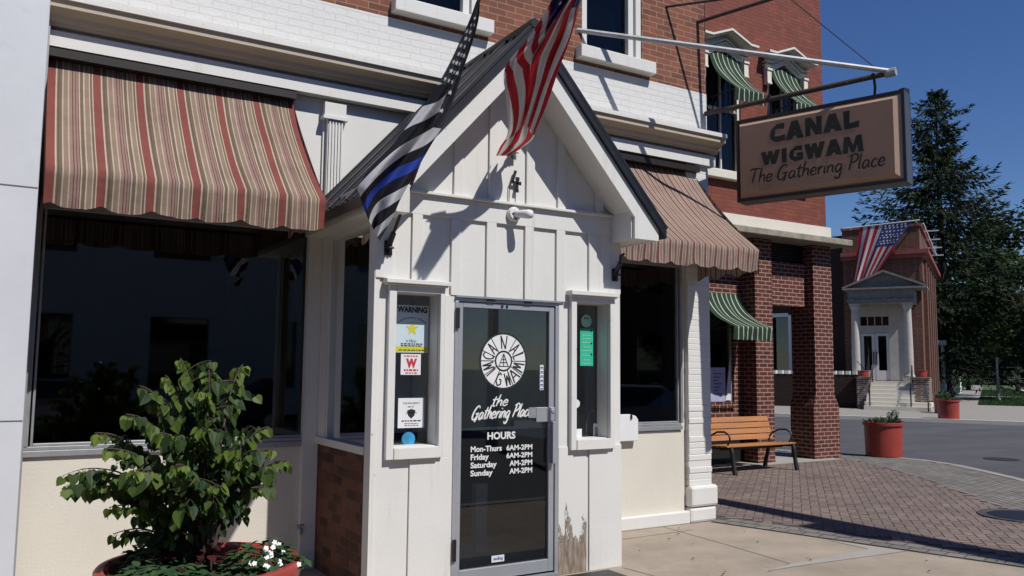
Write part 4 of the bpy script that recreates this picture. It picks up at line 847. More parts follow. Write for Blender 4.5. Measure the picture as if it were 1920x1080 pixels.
def awning(name, x0, x1, y0, z0, y1, z1, drop, mt, period, label, group, sag=0.06, scal=0.30, sides=True, box=True, amp=0.022, seed=1, flap=0.0):
    root = empty(name, ((x0+x1)/2, y0, z0), label, 'awning', group); rnd = random.Random(seed)
    nx = max(24, int((x1-x0)/0.02)); ny = 18; ph = rnd.random()*6
    def top(i, t):
        x = x0+(x1-x0)*i/nx; s = math.sin(math.pi*t)
        y = y0+(y1-y0)*t; z = z0+(z1-z0)*t
        nrm = Vector((0, (z1-z0), -(y1-y0))).normalized()
        if nrm.z > 0: nrm = -nrm
        wv = 0.011*math.cos((x-x0)/(x1-x0)*6*math.pi)*s+0.004*math.sin(x*17+ph+4*t)*s+0.009*noise.noise(Vector((x*3, t*3, seed)))
        fl = 0.028*max(0, t-.82)/.18                    # the hem bar pushes the cloth out a little
        p = Vector((x, y, z))+nrm*(sag*math.sin(math.pi*t**0.8)+wv); p.y -= fl*.3; return p
    def val(i, t):
        x = x0+(x1-x0)*i/nx; u = (x-x0)/scal
        fu = (u+.36) % 1-.5; hem = drop-amp*1.25*math.exp(-(fu/.15)**2)*(1+.5*noise.noise(Vector((math.floor(u+.36)*1.7, seed, 0))))+0.010*noise.noise(Vector((x*4, 1, seed)))+.004*noise.noise(Vector((x*30, 4, seed)))
        yy = y1-0.0084+0.017*t*math.sin(x*13+ph)+.006*math.sin(x*41+5*t)*t+0.010*t*noise.noise(Vector((x*8, t*2, seed+3)))+0.02*t
        return Vector((x, yy, top(i, 1).z-hem*t))
    m = MB(); G = [[m.v(top(i, j/ny)) for i in range(nx+1)] for j in range(ny+1)]
    V = [G[ny]]+[[m.v(val(i, j/5)) for i in range(nx+1)] for j in range(1, 6)]
    U = lambda i: (x1-x0)*i/nx/period+.0
    for rows in (G, V):
        for j in range(len(rows)-1):
            for i in range(nx): m.facei((rows[j][i], rows[j][i+1], rows[j+1][i+1], rows[j+1][i]), 0, [(U(i), j), (U(i+1), j), (U(i+1), j+1), (U(i), j+1)])
    m.build('canopy', mt, root, smooth=True, fixn=False)
    if sides:
        for xs, xi in ((x0, 0), (x1, nx)):
            m = MB()
            ys = [y0+(y1-y0)*k/40 for k in range(41)]
            for k in range(40):
                def zt(y):
                    t = (y-y0)/(y1-y0); return top(xi, t).z-.006
                zb = lambda y: z1-drop+flap-amp*math.cos(2*math.pi*(y-y1)/scal)
                a, b = ys[k], ys[k+1]
                m.face([(xs, a, zb(a)), (xs, b, zb(b)), (xs, b, max(zt(b), zb(b))), (xs, a, max(zt(a), zb(a)))], 0, [(a/period, 0), (b/period, 0), (b/period, 1), (a/period, 1)])
            m.build('side_flap', mt, root, fixn=False)
    m = MB(); m.tube([(x0, y1+.012, z1-.012), (x1, y1+.012, z1-.012)], 0.014, 8)
    for xs in (x0+.015, x1-.015): m.tube([(xs, y1+.012, z1-.02), (xs, y0, z1-.02)], 0.012, 6)
    m.build('frame', M['black'], root)
    if box:
        m = MB(); m.box(x0, y0-.105, z0-.012, x1, y0, z0+.05); m.build('roller_box', M['signframe'], root)
    return root
awning('striped_awning', 0.172, 2.03, 7.0, 3.965, 6.05, 2.935, 0.25, M['awn_red'], 0.3010, 'rust and tan striped canvas awning over the large dark window left of the porch', 'striped shop awnings', seed=2, flap=.09)
awning('striped_awning', 4.86, 6.72, 7.0, 3.945, 6.05, 2.935, 0.235, M['awn_red2'], 0.155, 'rust and tan striped canvas awning between the porch and the painted corner pilaster', 'striped shop awnings', seed=5)
G3 = 'green striped window awnings'
awning('green_awning', 10.69, 11.65, 10.94, 3.07, 10.2, 2.43, 0.235, M['awn_green'], 0.118, 'green and white striped awning above the bench, nearest the pavement', G3, sag=0.13, scal=0.118, sides=False, box=False, amp=0.008, seed=7)
awning('green_awning', 10.62, 11.38, 10.64, 7.46, 10.02, 6.585, 0.22, M['awn_green'], 0.118, 'green striped awning on the upper window nearer the brick pipe corner', G3, sag=0.10, scal=0.118, sides=False, box=False, amp=0.008, seed=8)
awning('green_awning', 12.22, 12.98, 10.64, 7.46, 10.02, 6.60, 0.22, M['awn_green'], 0.118, 'green striped awning on the upper window at the outer end of the red wall', G3, sag=0.10, scal=0.118, sides=False, box=False, amp=0.008, seed=9)

# =================================================================== FLAGS
def bracket(name, p, root=None, dirv=(0, -.64, .77)):
    d = Vector(dirv).normalized(); m = MB(); x, y, z = p
    m.box(x-.03, y-.012, z-.055, x+.03, y, z+.055); m.tube([Vector(p)+d*-.0, Vector(p)+d*.13], 0.022, 8); m.bar((x, y-.01, z-.045), Vector(p)+d*.1, 0.012, 0.03)
    m.tube([(x-.03, y-.04, z+.0), (x+.03, y-.04, z+.0)], 0.009, 6)
    return m
def star(m, c, ux, uy, r, mi):
    c = Vector(c); pts = []
    for k in range(10):
        rr = r if k % 2 == 0 else r*0.42; a = math.pi/2+k*math.pi/5
        pts.append(c+ux*rr*math.cos(a)+uy*rr*math.sin(a))
    i = [m.v(p) for p in pts]; m.facei(i, mi, [(0, 0)]*10)
fr_ = (0.42, 0.028, 0.038); fw_ = (0.62, 0.60, 0.58); fb_ = (0.032, 0.036, 0.13); fk = (0.018, 0.018, 0.024); fblue = (0.03, 0.06, 0.34); fwh = (0.55, 0.55, 0.58)
M['flag_rw'] = stripe_mat('red_and_white_nylon', [(0, fr_), (.5, fw_)], 0.55, 0.3, 0.05)
M['flag_blue'] = mat('navy_canton', fb_, 0.6, 0.1, 6); M['flag_star'] = mat('white_stars', (0.6, 0.6, 0.62), 0.6)
M['flag_bw'] = stripe_mat('black_and_white_nylon', [(0, fk), (.0909, fwh), (.2, fk), (.31, fwh), (.415, fk), (.50, fblue), (.585, fk), (.685, fwh), (.785, fk), (.885, fwh), (.965, fk)], 0.5, 0.22, 0.05)
M['flag_black'] = mat('black_canton', fk, 0.55, 0.1, 6)
M['pole_white'] = mat('white_flag_pole', (0.5, 0.5, 0.5), 0.4, 0.05, 6)
def lerp_rows(rows, t):
    """rows: list of (t, u, v)"""
    for k in range(len(rows)-1):
        if t <= rows[k+1][0] or k == len(rows)-2:
            f = (t-rows[k][0])/(rows[k+1][0]-rows[k][0]); f = max(0, min(1, f))
            # smooth interpolation through neighbours
            p0 = rows[max(k-1, 0)]; p1 = rows[k]; p2 = rows[k+1]; p3 = rows[min(k+2, len(rows)-1)]
            q = []
            for d in (1, 2):
                m1 = (p2[d]-p0[d])/max(1e-6, p2[0]-p0[0])*(p2[0]-p1[0]); m2 = (p3[d]-p1[d])/max(1e-6, p3[0]-p1[0])*(p2[0]-p1[0])
                q.append((2*f**3-3*f**2+1)*p1[d]+(f**3-2*f*f+f)*m1+(-2*f**3+3*f*f)*p2[d]+(f**3-f*f)*m2)
            return q
# -- national flag on the porch gable, hanging limp along its pole
bp0 = Vector((3.494, YV, 3.437)); pv = Vector((-.145, -1, .70)); pd = pv.normalized(); PL_ = pv.length
us = empty('striped_flag', tuple(bp0), 'red white and blue flag wrapped limp along its pole on the porch gable', 'flag')
bracket('bracket', bp0, us, pd).build('bracket', M['pale_pipe'], us)
m = MB(); m.tube([bp0+pd*.02, bp0+pv*1.74], 0.013, 8); m.build('pole', M['pole_white'], us)
NW, NT = 100, 120
us_l = [(0, 1118, -150), (.20, 1062, -50), (.34, 1030, 8), (.45, 988, 73), (.53, 948, 126), (.62, 949, 180), (.72, 952, 230), (.80, 950, 255), (.90, 938, 275), (1, 930, 292)]
us_r = [(0, 1160, -150), (.20, 1118, -60), (.36, 1088, 10), (.45, 1073, 58), (.58, 1050, 125), (.70, 1028, 190), (.80, 1006, 240), (.86, 999, 260), (.93, 982, 275), (1, 955, 292)]
FL = .44
m = MB(); P = []; LV = []
for j in range(NT+1):
    t = j/NT; L_ = lerp_rows(us_l, t); R_ = lerp_rows(us_r, t); row = []; LV.append(L_[1])
    yc = 4.06+1.60*t
    for i in range(NW+1):
        w_ = i/NW; env = math.sin(math.pi*min(1, t*.92+.14))
        st = max(0, min(1, (w_-FL+.03)/.06)); st = st*st*(3-2*st)
        y = yc+.05*env-.105*env*st
        if w_ < FL: y += env*(.030*math.sin(w_*13+2.0*t)+.012*math.sin(w_*30+9*t))
        else: y += env*(.034*math.sin((w_-FL)*24+1.2*t+.5)+.010*math.sin((w_-FL)*60+14*t))
        if t > .80: y += .03*math.sin(w_*14+2)*(t-.8)*5
        y += .02*noise.noise(Vector((w_*5, t*7, 2)))
        u = L_[0]+(R_[0]-L_[0])*w_; v = L_[1]+(R_[1]-L_[1])*w_
        u += 3.5*math.sin(t*19+w_*5)*env*(1 if .05 < w_ < .95 else .3)
        row.append(at(u, v, 1, y))
    P.append(row)
I = [[m.v(p) for p in r] for r in P]
def us_q(i, j, zone):
    w_ = i/NW; v = LV[j]
    if zone == 0:
        vv = v if v < 138 else 138+(v-138)*.12
        return (vv-32)/40-1.55*w_/FL
    if zone == 1: return .02+(w_-FL)/(1-FL)*2.35+.12*math.sin(j*.09)
    return .25+w_*2.45
for j in range(NT):
    for i in range(NW):
        w_ = (i+.5)/NW; t = (j+.5)/NT; v = (LV[j]+LV[j+1])/2
        zone = 2 if t > .80+.035*math.sin(w_*7+1) else (0 if w_ < FL else 1)
        canton = (zone == 0 and v < 6+62*w_/FL) or (zone == 1 and (t < .31 or (t < .40-.25*(w_-FL) and w_ < .52) or (w_ > .80 and t < .37)))
        q = [(us_q(a, b, zone), 0) for a, b in ((i, j), (i+1, j), (i+1, j+1), (i, j+1))]
        m.facei((I[j][i], I[j][i+1], I[j+1][i+1], I[j+1][i]), 1 if canton else 0, q)
for (i, j) in ((26, 41), (46, 37), (62, 36), (36, 33), (80, 38), (14, 37), (52, 31), (26, 30), (70, 30), (40, 25), (20, 22), (60, 20), (82, 24)):
    ux = (P[j][i+1]-P[j][i-1]).normalized(); uy = (P[max(j-1, 0)][i]-P[j+1][i]).normalized()
    star(m, P[j][i]+Vector((0, -.008, 0)), ux, uy, 0.020, 2)
m.build('cloth', [M['flag_rw'], M['flag_blue'], M['flag_star']], us, smooth=True, fixn=False)

# -- black and white flag with one blue stripe, at the left corner of the porch
bq0 = Vector((2.413, YV, 2.559)); tip2 = at(897, 2, 1, 4.68); pd2 = (tip2-bq0).normalized()
bl = empty('blue_line_flag', tuple(bq0), 'black and white striped flag with one blue stripe at the left porch corner', 'flag')
bracket('bracket', bq0, bl, pd2).build('bracket', M['black'], bl)
m = MB(); m.tube([bq0+pd2*.02, bq0+pd2*1.95], 0.012, 8); m.build('pole', M['rust'], bl)
bl_l = [(0, 893, 2), (.1, 880, 38), (.22, 862, 78), (.34, 838, 128), (.44, 812, 172), (.54, 775, 222), (.66, 732, 276), (.76, 700, 310), (.86, 674, 346), (.93, 676, 372), (1, 690, 410)]
bl_r = [(0, 900, 2), (.1, 897, 38), (.22, 884, 85), (.34, 866, 138), (.44, 850, 190), (.54, 832, 232), (.66, 806, 276), (.76, 782, 318), (.86, 752, 372), (.93, 735, 410), (1, 712, 452)]
m = MB(); P = []; NW, NT = 64, 110
for j in range(NT+1):
    t = j/NT; L_ = lerp_rows(bl_l, t); R_ = lerp_rows(bl_r, t); row = []
    yc = 4.70+0.42*t
    for i in range(NW+1):
        w_ = i/NW; amp = 0.012+0.055*t
        y = yc+amp*math.sin(w_*8.5+3.5*t+.4)*math.sin(math.pi*(.15+.7*w_))+0.03*t*noise.noise(Vector((w_*3, t*4, 7)))
        u = L_[0]+(R_[0]-L_[0])*w_; v = L_[1]+(R_[1]-L_[1])*w_
        row.append(at(u, v, 1, y))
    P.append(row)
I = [[m.v(p) for p in r] for r in P]
BS = {}
def bl_q(i, j):
    # the stripes leave the canton and run down to the left across the cloth
    p = P[j][i]; d = p-P[0][0]
    r = Vector((1, 0, 0)); s = d.dot(Vector((0.70, 0, -0.71)))     # distance across the stripes
    return .07+(-0.06+s*1.16-.30)*1.62+0.05*math.sin(d.z*5+i*.05)
for j in range(NT):
    for i in range(NW):
        w_ = (i+.5)/NW; t = (j+.5)/NT
        canton = t < .40 or (w_ > .55+.9*(t-.40) and t < .56)
        q = [(bl_q(a, b), 0) for a, b in ((i, j), (i+1, j), (i+1, j+1), (i, j+1))]
        m.facei((I[j][i], I[j][i+1], I[j+1][i+1], I[j+1][i]), 1 if canton else 0, q)
rnd = random.Random(12)
for j in range(10, 60, 4):
    t = j/NT; n_ = 2 if t < .25 else 3
    for k in range(n_):
        i = int((.2+.62*(k+.5*(j//4 % 2))/n_)*NW)
        if t > .40 and i/NW < .62+.9*(t-.4): continue
        i = min(max(i, 1), NW-1); ux = (P[j][i+1]-P[j][i-1]).normalized(); uy = (P[j-1][i]-P[j+1][i]).normalized()
        star(m, P[j][i]+Vector((0, -.006, 0)), ux, uy, 0.021 if t > .15 else .015, 2)
m.build('cloth', [M['flag_bw'], M['flag_black'], M['flag_star']], bl, smooth=True, fixn=False)

# -- the empty holder at the right porch corner
eh = empty('flag_bracket', (4.535, YV, 2.571), 'empty black flag pole bracket at the right porch corner', 'bracket')
bracket('b', (4.56, YV+.01, 2.50), eh).build('holder', M['black'], eh); m = MB(); m.tube([(4.56, YV-.06, 2.56), (4.555, YV-.08, 2.66), (4.59, YV-.09, 2.68)], .012, 6); m.build('hook', M['black'], eh)

# -- large flag hung from a level pole along the bank parapet
A0 = B(-5.75, 42.35, 8.50); T0 = B(-2.42, 42.35, 8.66)
f3 = empty('hanging_flag', tuple(A0), 'faded red white and blue flag hanging from a level pole at the bank parapet', 'flag')
m = MB(); m.tube([A0, T0], 0.035, 8)
for q in (.08, .95): p = A0.lerp(T0, q); m.tube([p, p+DB*.7], .03, 6)
m.build('pole', M['pole_white'], f3)
hd = (T0-A0); pl = hd.length
def on_pole(u):                                         # the point of the pole under image column u
    lo, hi = 0.0, 1.0
    for _ in range(40):
        mid = (lo+hi)/2; p = A0+hd*mid; q = Vector((p-CAM)); uu = 960+FPX*q.dot(_r2)/q.dot(_f)
        if uu < u: lo = mid
        else: hi = mid
    return lo
sA, sB = on_pole(1612), on_pole(1710); NW, NT = 72, 48; m = MB(); P = []
lat = hd.normalized()
for j in range(NT+1):
    t = j/NT; row = []
    for i in range(NW+1):
        w_ = i/NW
        top_ = A0+hd*(sA+(sB-sA)*w_)
        drop = 2.75*t*(1-.08*w_)
        shift = -lat*(0.42*t+1.30*t*w_)-DB*.10*t
        fold = Vector((-lat.y, lat.x, 0))*(0.12*t*math.sin(w_*17+1.0)+0.08*t*math.sin(w_*7+3*t))
        row.append(top_+Vector((0, 0, -drop))+shift+fold)
    P.append(row)
I = [[m.v(p) for p in r] for r in P]
for j in range(NT):
    for i in range(NW):
        w_ = (i+.5)/NW; t = (j+.5)/NT
        q = [((a/NW)*6.5, 0) for a, b in ((i, j), (i+1, j), (i+1, j+1), (i, j+1))]
        m.facei((I[j][i], I[j][i+1], I[j+1][i+1], I[j+1][i]), 1 if (w_ > 6/13 and t < .42) else 0, q)
for r_ in range(7):
    for c_ in range(6):
        i = int((6.5/13+.5*(c_+.3+.4*(r_ % 2))/6.4)*NW); j = int((.03+.37*(r_+.4)/7)*NT)
        i = min(max(i, 1), NW-1); j = max(1, j)
        ux = (P[j][i+1]-P[j][i-1]).normalized(); uy = (P[j-1][i]-P[j+1][i]).normalized()
        star(m, P[j][i]-Vector((-lat.y, lat.x, 0))*-.02*(-1 if Vector((-lat.y, lat.x, 0)).dot(CAM-P[j][i]) < 0 else 1), ux, uy, 0.055, 2)
m.build('cloth', [M['flag_rw'], M['flag_blue'], M['flag_star']], f3, smooth=True, fixn=False)

# =================================================================== HANGING SIGN AND ITS BRACKET
SB = Vector((6.865, 6.95, 0)); se = Vector((0.33, -0.944, 0)).normalized(); sn = Vector((se.y, -se.x, 0))     # sn faces the camera side
if sn.dot(CAM-SB) < 0: sn = -sn
SP = lambda s, z, off=0: SB+se*s+sn*off+Vector((0, 0, z))
br = empty('sign_bracket', (6.865, 6.95, 4.66), 'weathered pipe bracket that carries the hanging board', 'bracket')
m = MB(); m.tube([SP(0, 4.66), SP(2.05, 4.70)], 0.028, 10); m.build('arm', M['rust'], br)
m = MB(); m.tube([(5.03, 7.0, 5.28), SP(2.05, 4.715)], 0.026, 10); m.tube([SP(2.0, 4.70), SP(2.1, 4.705)], 0.045, 10); m.build('stay', M['pale_pipe'], br)
m = MB(); m.tube([SP(1.95, 4.73), (6.88, 6.96, 6.95)], 0.006, 6); m.build('wire', M['black'], br)
m = MB()
for s in (0.78, 1.885): m.tube([SP(s, 4.70), SP(s+.01, 4.58), SP(s, 4.455)], 0.014, 6); m.tube([SP(s, 4.705, -.03), SP(s, 4.705, .03)], 0.022, 6)
m.build('hangers', M['black'], br)
ub = empty('upper_bracket', (6.78, 6.95, 5.76), 'rusty upper pipe bracket without a board, high on the brick corner', 'bracket')
m = MB(); m.tube([(6.78, 6.97, 5.76), (7.18, 5.82, 5.80)], 0.022, 8); m.build('arm', M['rust'], ub)
m = MB(); m.tube([(6.29, 6.97, 5.83), (7.18, 5.82, 5.82)], 0.016, 8); m.build('stay', M['rust'], ub)
sg = empty('hanging_sign', tuple(SP(1.33, 3.53)), 'tan hanging board with dark lettering for the canal side cafe', 'sign')
s0, s1, z0, z1, TK = 0.45, 2.205, 3.53, 4.455, 0.30
TB = -.06
m = MB(); m.obox(SP((s0+s1)/2, (z0+z1)/2, (TK/2-.012+TB)/2), se*(s1-s0)/2, sn*(TK/2-.012-TB)/2, Vector((0, 0, (z1-z0)/2)))
m.build('box', M['signend'], sg)
m = MB()
for sd in (1, -1):
    o_ = TK/2-.004 if sd > 0 else TB-.006; F = lambda a, b, d: SP(a, b, o_+sd*d)
    for (a0_, a1_, b0_, b1_) in ((s0, s1, z1-.03, z1), (s0, s1, z0, z0+.03), (s0, s0+.028, z0+.03, z1-.03), (s1-.028, s1, z0+.03, z1-.03)):
        m.obox(SP((a0_+a1_)/2, (b0_+b1_)/2, o_), se*(a1_-a0_)/2, sn*.012, Vector((0, 0, (b1_-b0_)/2)))
m.box(*(SP(s1-.05, z1, -.05)), *(SP(s1-.02, z1+.05, .05)))
m.tube([SP(s1-.14, z1+.015), SP(s1-.02, z1+.02)], 0.035, 8)
m.build('frame', M['signframe'], sg)
# raised face with a bevelled lip
m = MB(); ob_ = TK/2-.012; i0, i1, j0, j1 = s0+.026, s1-.026, z0+.028, z1-.028; bv = 0.062
outer = [(i0, j0), (i1, j0), (i1, j1), (i0, j1)]; inner = [(i0+bv*.5, j0+bv), (i1-bv*1.2, j0+bv), (i1-bv*1.2, j1-bv*.85), (i0+bv*.5, j1-bv*.85)]
for k in range(4):
    a, b = outer[k], outer[(k+1) % 4]; c, d = inner[(k+1) % 4], inner[k]
    m.face([SP(*a, ob_), SP(*b, ob_), SP(*c, ob_+.04), SP(*d, ob_+.04)], 1 if k in (1, 2) else 0)  # top and right lip faces get the painted sunlit tone
m.face([SP(*p, ob_+.04) for p in inner], 0); m.face([SP(*p, TB-.003) for p in outer], 0)
m.build('panel', [M['signtan'], M['signlip_lit']], sg)
FO = ob_+.0415
m = MB()
def blk(poly, off):
    m.face([SP(a, b, FO+off) for a, b in poly])
CH = {
 'C': (0.95, [[(.95,.98),(.5,1.0),(.12,.72),(.02,.42),(.3,.66),(.52,.72),(.9,.66)], [(.02,.42),(.12,.72),(.36,.62),(.34,.40),(.30,.30),(.10,.16)], [(.10,.16),(.30,.32),(.52,.30),(.95,.36),(.98,.02),(.42,-.02)]]),
 'A': (1.0, [[(.30,1.0),(.66,1.02),(.34,0),(-.06,-.02)], [(.40,1.0),(.68,1.02),(1.02,-.02),(.62,0)], [(.26,.16),(.74,.16),(.68,.40),(.34,.40)]]),
 'N': (0.98, [[(0,1.0),(.32,1.02),(.30,0),(.02,-.02)], [(.02,1.0),(.36,1.0),(.96,0),(.60,0)], [(.66,1.02),(.98,1.0),(.96,-.02),(.68,0)]]),
 'L': (0.78, [[(0,1.0),(.36,1.02),(.32,0),(.04,-.02)], [(.04,-.02),(.84,0),(.88,.36),(.06,.26)]]),
 'W': (1.32, [[(-.04,1.0),(.34,1.02),(.54,0),(.22,-.02)], [(.50,.98),(.72,.98),(.52,0),(.24,0)], [(.50,.98),(.80,1.0),(1.02,0),(.72,-.02)], [(1.0,1.02),(1.36,1.0),(1.04,-.02),(.74,0)]]),
 'I': (0.42, [[(.02,1.0),(.38,1.02),(.36,-.02),(.04,0)]]),
 'G': (1.0, [[(.95,.98),(.5,1.02),(.12,.74),(.02,.42),(.32,.66),(.52,.72),(.9,.66)], [(.02,.42),(.12,.74),(.36,.62),(.34,.40),(.30,.30),(.10,.16)], [(.10,.16),(.30,.32),(.52,.28),(.72,.30),(.98,.02),(.42,-.04)], [(.55,.54),(.98,.56),(.98,.02),(.70,.0),(.70,.32),(.55,.34)]]),
 'M': (1.25, [[(.06,1.02),(.40,1.0),(.30,0),(-.04,-.02)], [(.12,1.0),(.42,1.0),(.72,.12),(.52,.0)], [(.84,1.0),(1.12,1.0),(.70,.0),(.52,.06)], [(.84,1.0),(1.18,1.02),(1.28,-.02),(.94,0)]]),
}
def chunky(word, sA, sB, zA, zB, hA, hB, slant=0.0):
    tot = sum(CH[c][0]+.10 for c in word)-.10; x = 0; off = 0
    for c in word:
        for poly in CH[c][1]:
            off += 4e-5; pts = []
            for px, py in poly:
                f = (x+px)/tot; pts.append((sA+(sB-sA)*f, zA+(zB-zA)*f+py*(hA+(hB-hA)*f)))
            blk(pts, off)
        x += CH[c][0]+.10
chunky('CANAL', 0.84, 1.765, 4.13, 4.145, 0.20, 0.185)
chunky('WIGWAM', 0.745, 1.81, 3.897, 3.89, 0.145, 0.172)
put_script(m, 'The Gathering Place', lambda a, b, o=0: SP(a, b, FO+o+.0012), 0.60, 2.02, 3.715, 3.715, 0.155, 0.019)
m.build('lettering', M['blackgreen'], sg, fixn=False)

# =================================================================== SMALL THINGS ON THE PORCH
lt = empty('security_light', (3.503, YV, 2.928), 'white twin socket wall light with one lamp under the gable ledge', 'light')
m = MB(); m.tube([(3.50, YV, 2.925), (3.50, YV-.025, 2.925), (3.50, YV-.045, 2.925)], [0.062, 0.062, 0.05], 20); m.build('base', M['white'], lt, bevel=0.004)
m = MB(); m.tube([(3.50, YV-.03, 2.925), (3.515, YV-.07, 2.922), (3.53, YV-.10, 2.92), (3.555, YV-.155, 2.912), (3.565, YV-.18, 2.908)], [0.026, 0.030, 0.034, 0.038, 0.032], 16); m.build('lamp', M['paper'], lt, smooth=True)
m = MB(); m.tube([(3.475, YV-.045, 2.925), (3.475, YV-.05, 2.925)], .008, 8); m.tube([(3.525, YV-.045, 2.905), (3.525, YV-.05, 2.905)], .009, 8); m.box(3.495, YV-.05, 2.88, 3.51, YV-.04, 2.89); m.build('screws', M['black'], lt)
hn = MB()
for p, q, wd in (((3.52, 3.292), (3.487, 3.195), .022), ((3.484, 3.195), (3.556, 3.19), .022), ((3.538, 3.225), (3.532, 3.125), .022)):
    hn.bar((p[0], YV-.006, p[1]), (q[0], YV-.006, q[1]), 0.012, wd, up=(0.3, 0, 1) if abs(p[1]-q[1]) < .02 else (1, 0, 0))
for c in ((3.538, 3.226), (3.556, 3.19), (3.532, 3.127)): hn.obox((c[0], YV-.007, c[1]), (.016, 0, 0), (0, .006, 0), (0, 0, .014))
for x in (3.46, 3.475, 3.535): hn.bar((x, YB-.003, 3.03), (x+.004, YB-.003, 3.16), .004, .003, up=(1, 0, 0))
o = hn.build('house_number', M['black']); tag(o, 'black metal house number four nailed to the porch gable', 'number')
fh = empty('flyer_holder', (4.75, 6.98, 1.06), 'white flyer pocket hanging beside the right shop window', 'flyer')
fa, fb2 = at(1170, 800, 1, 6.93), at(1197, 800, 1, 6.93); zt_, zb_ = at(1183, 777, 1, 6.93).z, at(1183, 827, 1, 6.93).z
xs0 = 4.635; poly = [(xs0, zb_), (fb2.x, zb_), (fb2.x, zt_-.06), (fb2.x-.03, zt_-.02), (fb2.x-.09, zt_), (xs0, zt_)]
m = MB(); m.prism(poly, lambda a, b: (a, 6.93, b), (0, .05, 0)); m.build('pocket', M['paper'], fh, bevel=.006)
m = MB(); m.box(fb2.x-.11, 6.918, zt_-.05, fb2.x-.09, 6.93, zt_+.0); m.build('clip', M['black'], fh)
# ---- notices behind the side lights
YN = 5.893
K_ = YN/YV; NM = Matrix(((K_, 0, 0, 0), (0, 1, 0, 0), (0, 0, K_, 1.68*(1-K_)), (0, 0, 0, 1)))
class NB(MB):
    def __init__(s): MB.__init__(s, NM)
def notice(name, x0, z0, x1, z1, label, mt='paper', cat='notice'):
    o = empty(name, ((x0+x1)/2, YN, z0), label, cat)
    m = NB(); m.box(x0, YN-.001, z0, x1, YN+.001, z1); m.build('sheet', M[mt], o); return o
def lines(m, x0, x1, zs, h=0.006, jag=0.3, seed=1):
    rnd = random.Random(seed)
    for z in zs:
        x = x0+rnd.uniform(0, jag)*(x1-x0)*.2; xe = x1-rnd.uniform(0, jag)*(x1-x0)*.2
        while x < xe:
            w_ = min(rnd.uniform(.012, .03), xe-x); m.face([(x, YN-.002, z), (x+w_, YN-.002, z), (x+w_, YN-.002, z+h), (x, YN-.002, z+h)]); x += w_+.007
M['blueprint'] = mat('pale_blue_sheet', (0.50, 0.60, 0.66), 0.5); M['yellow'] = mat('yellow_print', (0.52, 0.50, 0.03), 0.5); M['redprint'] = mat('red_print', (0.45, 0.03, 0.04), 0.5)
M['bluestick'] = mat('blue_sticker', (0.03, 0.22, 0.42), 0.5, 0.4, 9); M['mint'] = mat('pale_green_sticker', (0.36, 0.62, 0.46), 0.5); M['green'] = mat('green_notice', (0.03, 0.42, 0.27), 0.5); M['bluetext'] = mat('blue_print', (0.03, 0.06, 0.3), 0.5)
fN = lambda a, b: (a, YN-.002, b)
o = notice('warning_notice', 2.487, 1.785, 2.757, 2.14, 'pale blue warning notice with a yellow star, top of the left side window', 'blueprint')
m = NB(); put_text(m, 'WARNING', fN, 2.50, 2.745, 2.085, 2.132, bold=.05); put_text(m, 'In Effect', fN, 2.575, 2.66, 1.862, 1.884)
V, F = text_polys('Community Watch', 0.01)
xs = [p[0] for p in V]; I = []
for x, y in V:
    f = (x-min(xs))/(max(xs)-min(xs)); a = R(150-120*f); r_ = 0.125+y*0.028; I.append(m.v((2.622+r_*math.cos(a)*1.0, YN-.002, 1.965+r_*math.sin(a)*.62)))
for f in F: m.facei([I[k] for k in f])
lines(m, 2.53, 2.72, (1.846, 1.832), .009, seed=3); lines(m, 2.51, 2.735, (1.80,), .008, seed=5)
m.build('print', M['ink'], o, fixn=False)
m = NB(); star(m, (2.622, YN-.0025, 1.965), Vector((1, 0, 0)), Vector((0, 0, 1)), 0.055, 0); m.face([fN(a, b) for a, b in ((2.492, 1.79), (2.752, 1.79), (2.752, 1.797), (2.492, 1.797))]); m.face([(a, YN-.0016, b) for a, b in ((2.492, 1.811), (2.752, 1.811), (2.752, 1.830), (2.492, 1.830))]); m.face([(a, YN-.0016, b) for a, b in ((2.492, 1.797), (2.752, 1.797), (2.752, 1.811), (2.492, 1.811))])
m.uv = False; m.build('yellow_print', M['yellow'], o, fixn=False)
o = notice('support_notice', 2.537, 1.62, 2.70, 1.775, 'small white notice with a big red W in the left side window')
m = NB(); put_text(m, 'W', fN, 2.578, 2.668, 1.672, 1.742, bold=.07); lines(m, 2.555, 2.685, (1.648,), .014, seed=2); lines(m, 2.57, 2.675, (1.629,), .009, seed=6); lines(m, 2.56, 2.68, (1.755,), .009, seed=8); m.build('print', M['redprint'], o, fixn=False)
o = notice('property_notice', 2.523, 1.228, 2.735, 1.448, 'white printed notice with a small shield in the left side window')
m = NB(); put_text(m, 'THE PROPERTY', fN, 2.56, 2.70, 1.402, 1.416); lines(m, 2.60, 2.66, (1.38,), .006); m.face([fN(2.63+a, 1.338+b) for a, b in ((-.035, .018), (0, .03), (.035, .018), (.025, -.02), (0, -.042), (-.025, -.02))]); lines(m, 2.585, 2.675, (1.335,), .006, seed=9); lines(m, 2.55, 2.71, (1.275,), .009, seed=4); lines(m, 2.575, 2.69, (1.257, 1.243), .005, seed=7)
m.build('print', M['ink'], o, fixn=False)
m = NB(); m.tube([(2.612, YN-.001, 1.145), (2.612, YN+.001, 1.145)], 0.054, 28); tag(m.build('round_sticker', M['bluestick']), 'round blue sticker low in the left side window', 'sticker')
m = NB(); m.tube([(4.247, YN-.001, 2.083), (4.247, YN+.001, 2.083)], 0.054, 28); o = m.build('round_sticker', M['mint']); tag(o, 'round pale green sticker in the right side window', 'sticker')
m = NB(); lines(m, 4.222, 4.275, (2.10,), .012, jag=0); o2 = m.build('print', M['ink'], o, fixn=False)
o = notice('green_notice', 4.181, 1.702, 4.318, 2.018, 'tall bright green notice in the right side window', 'green')
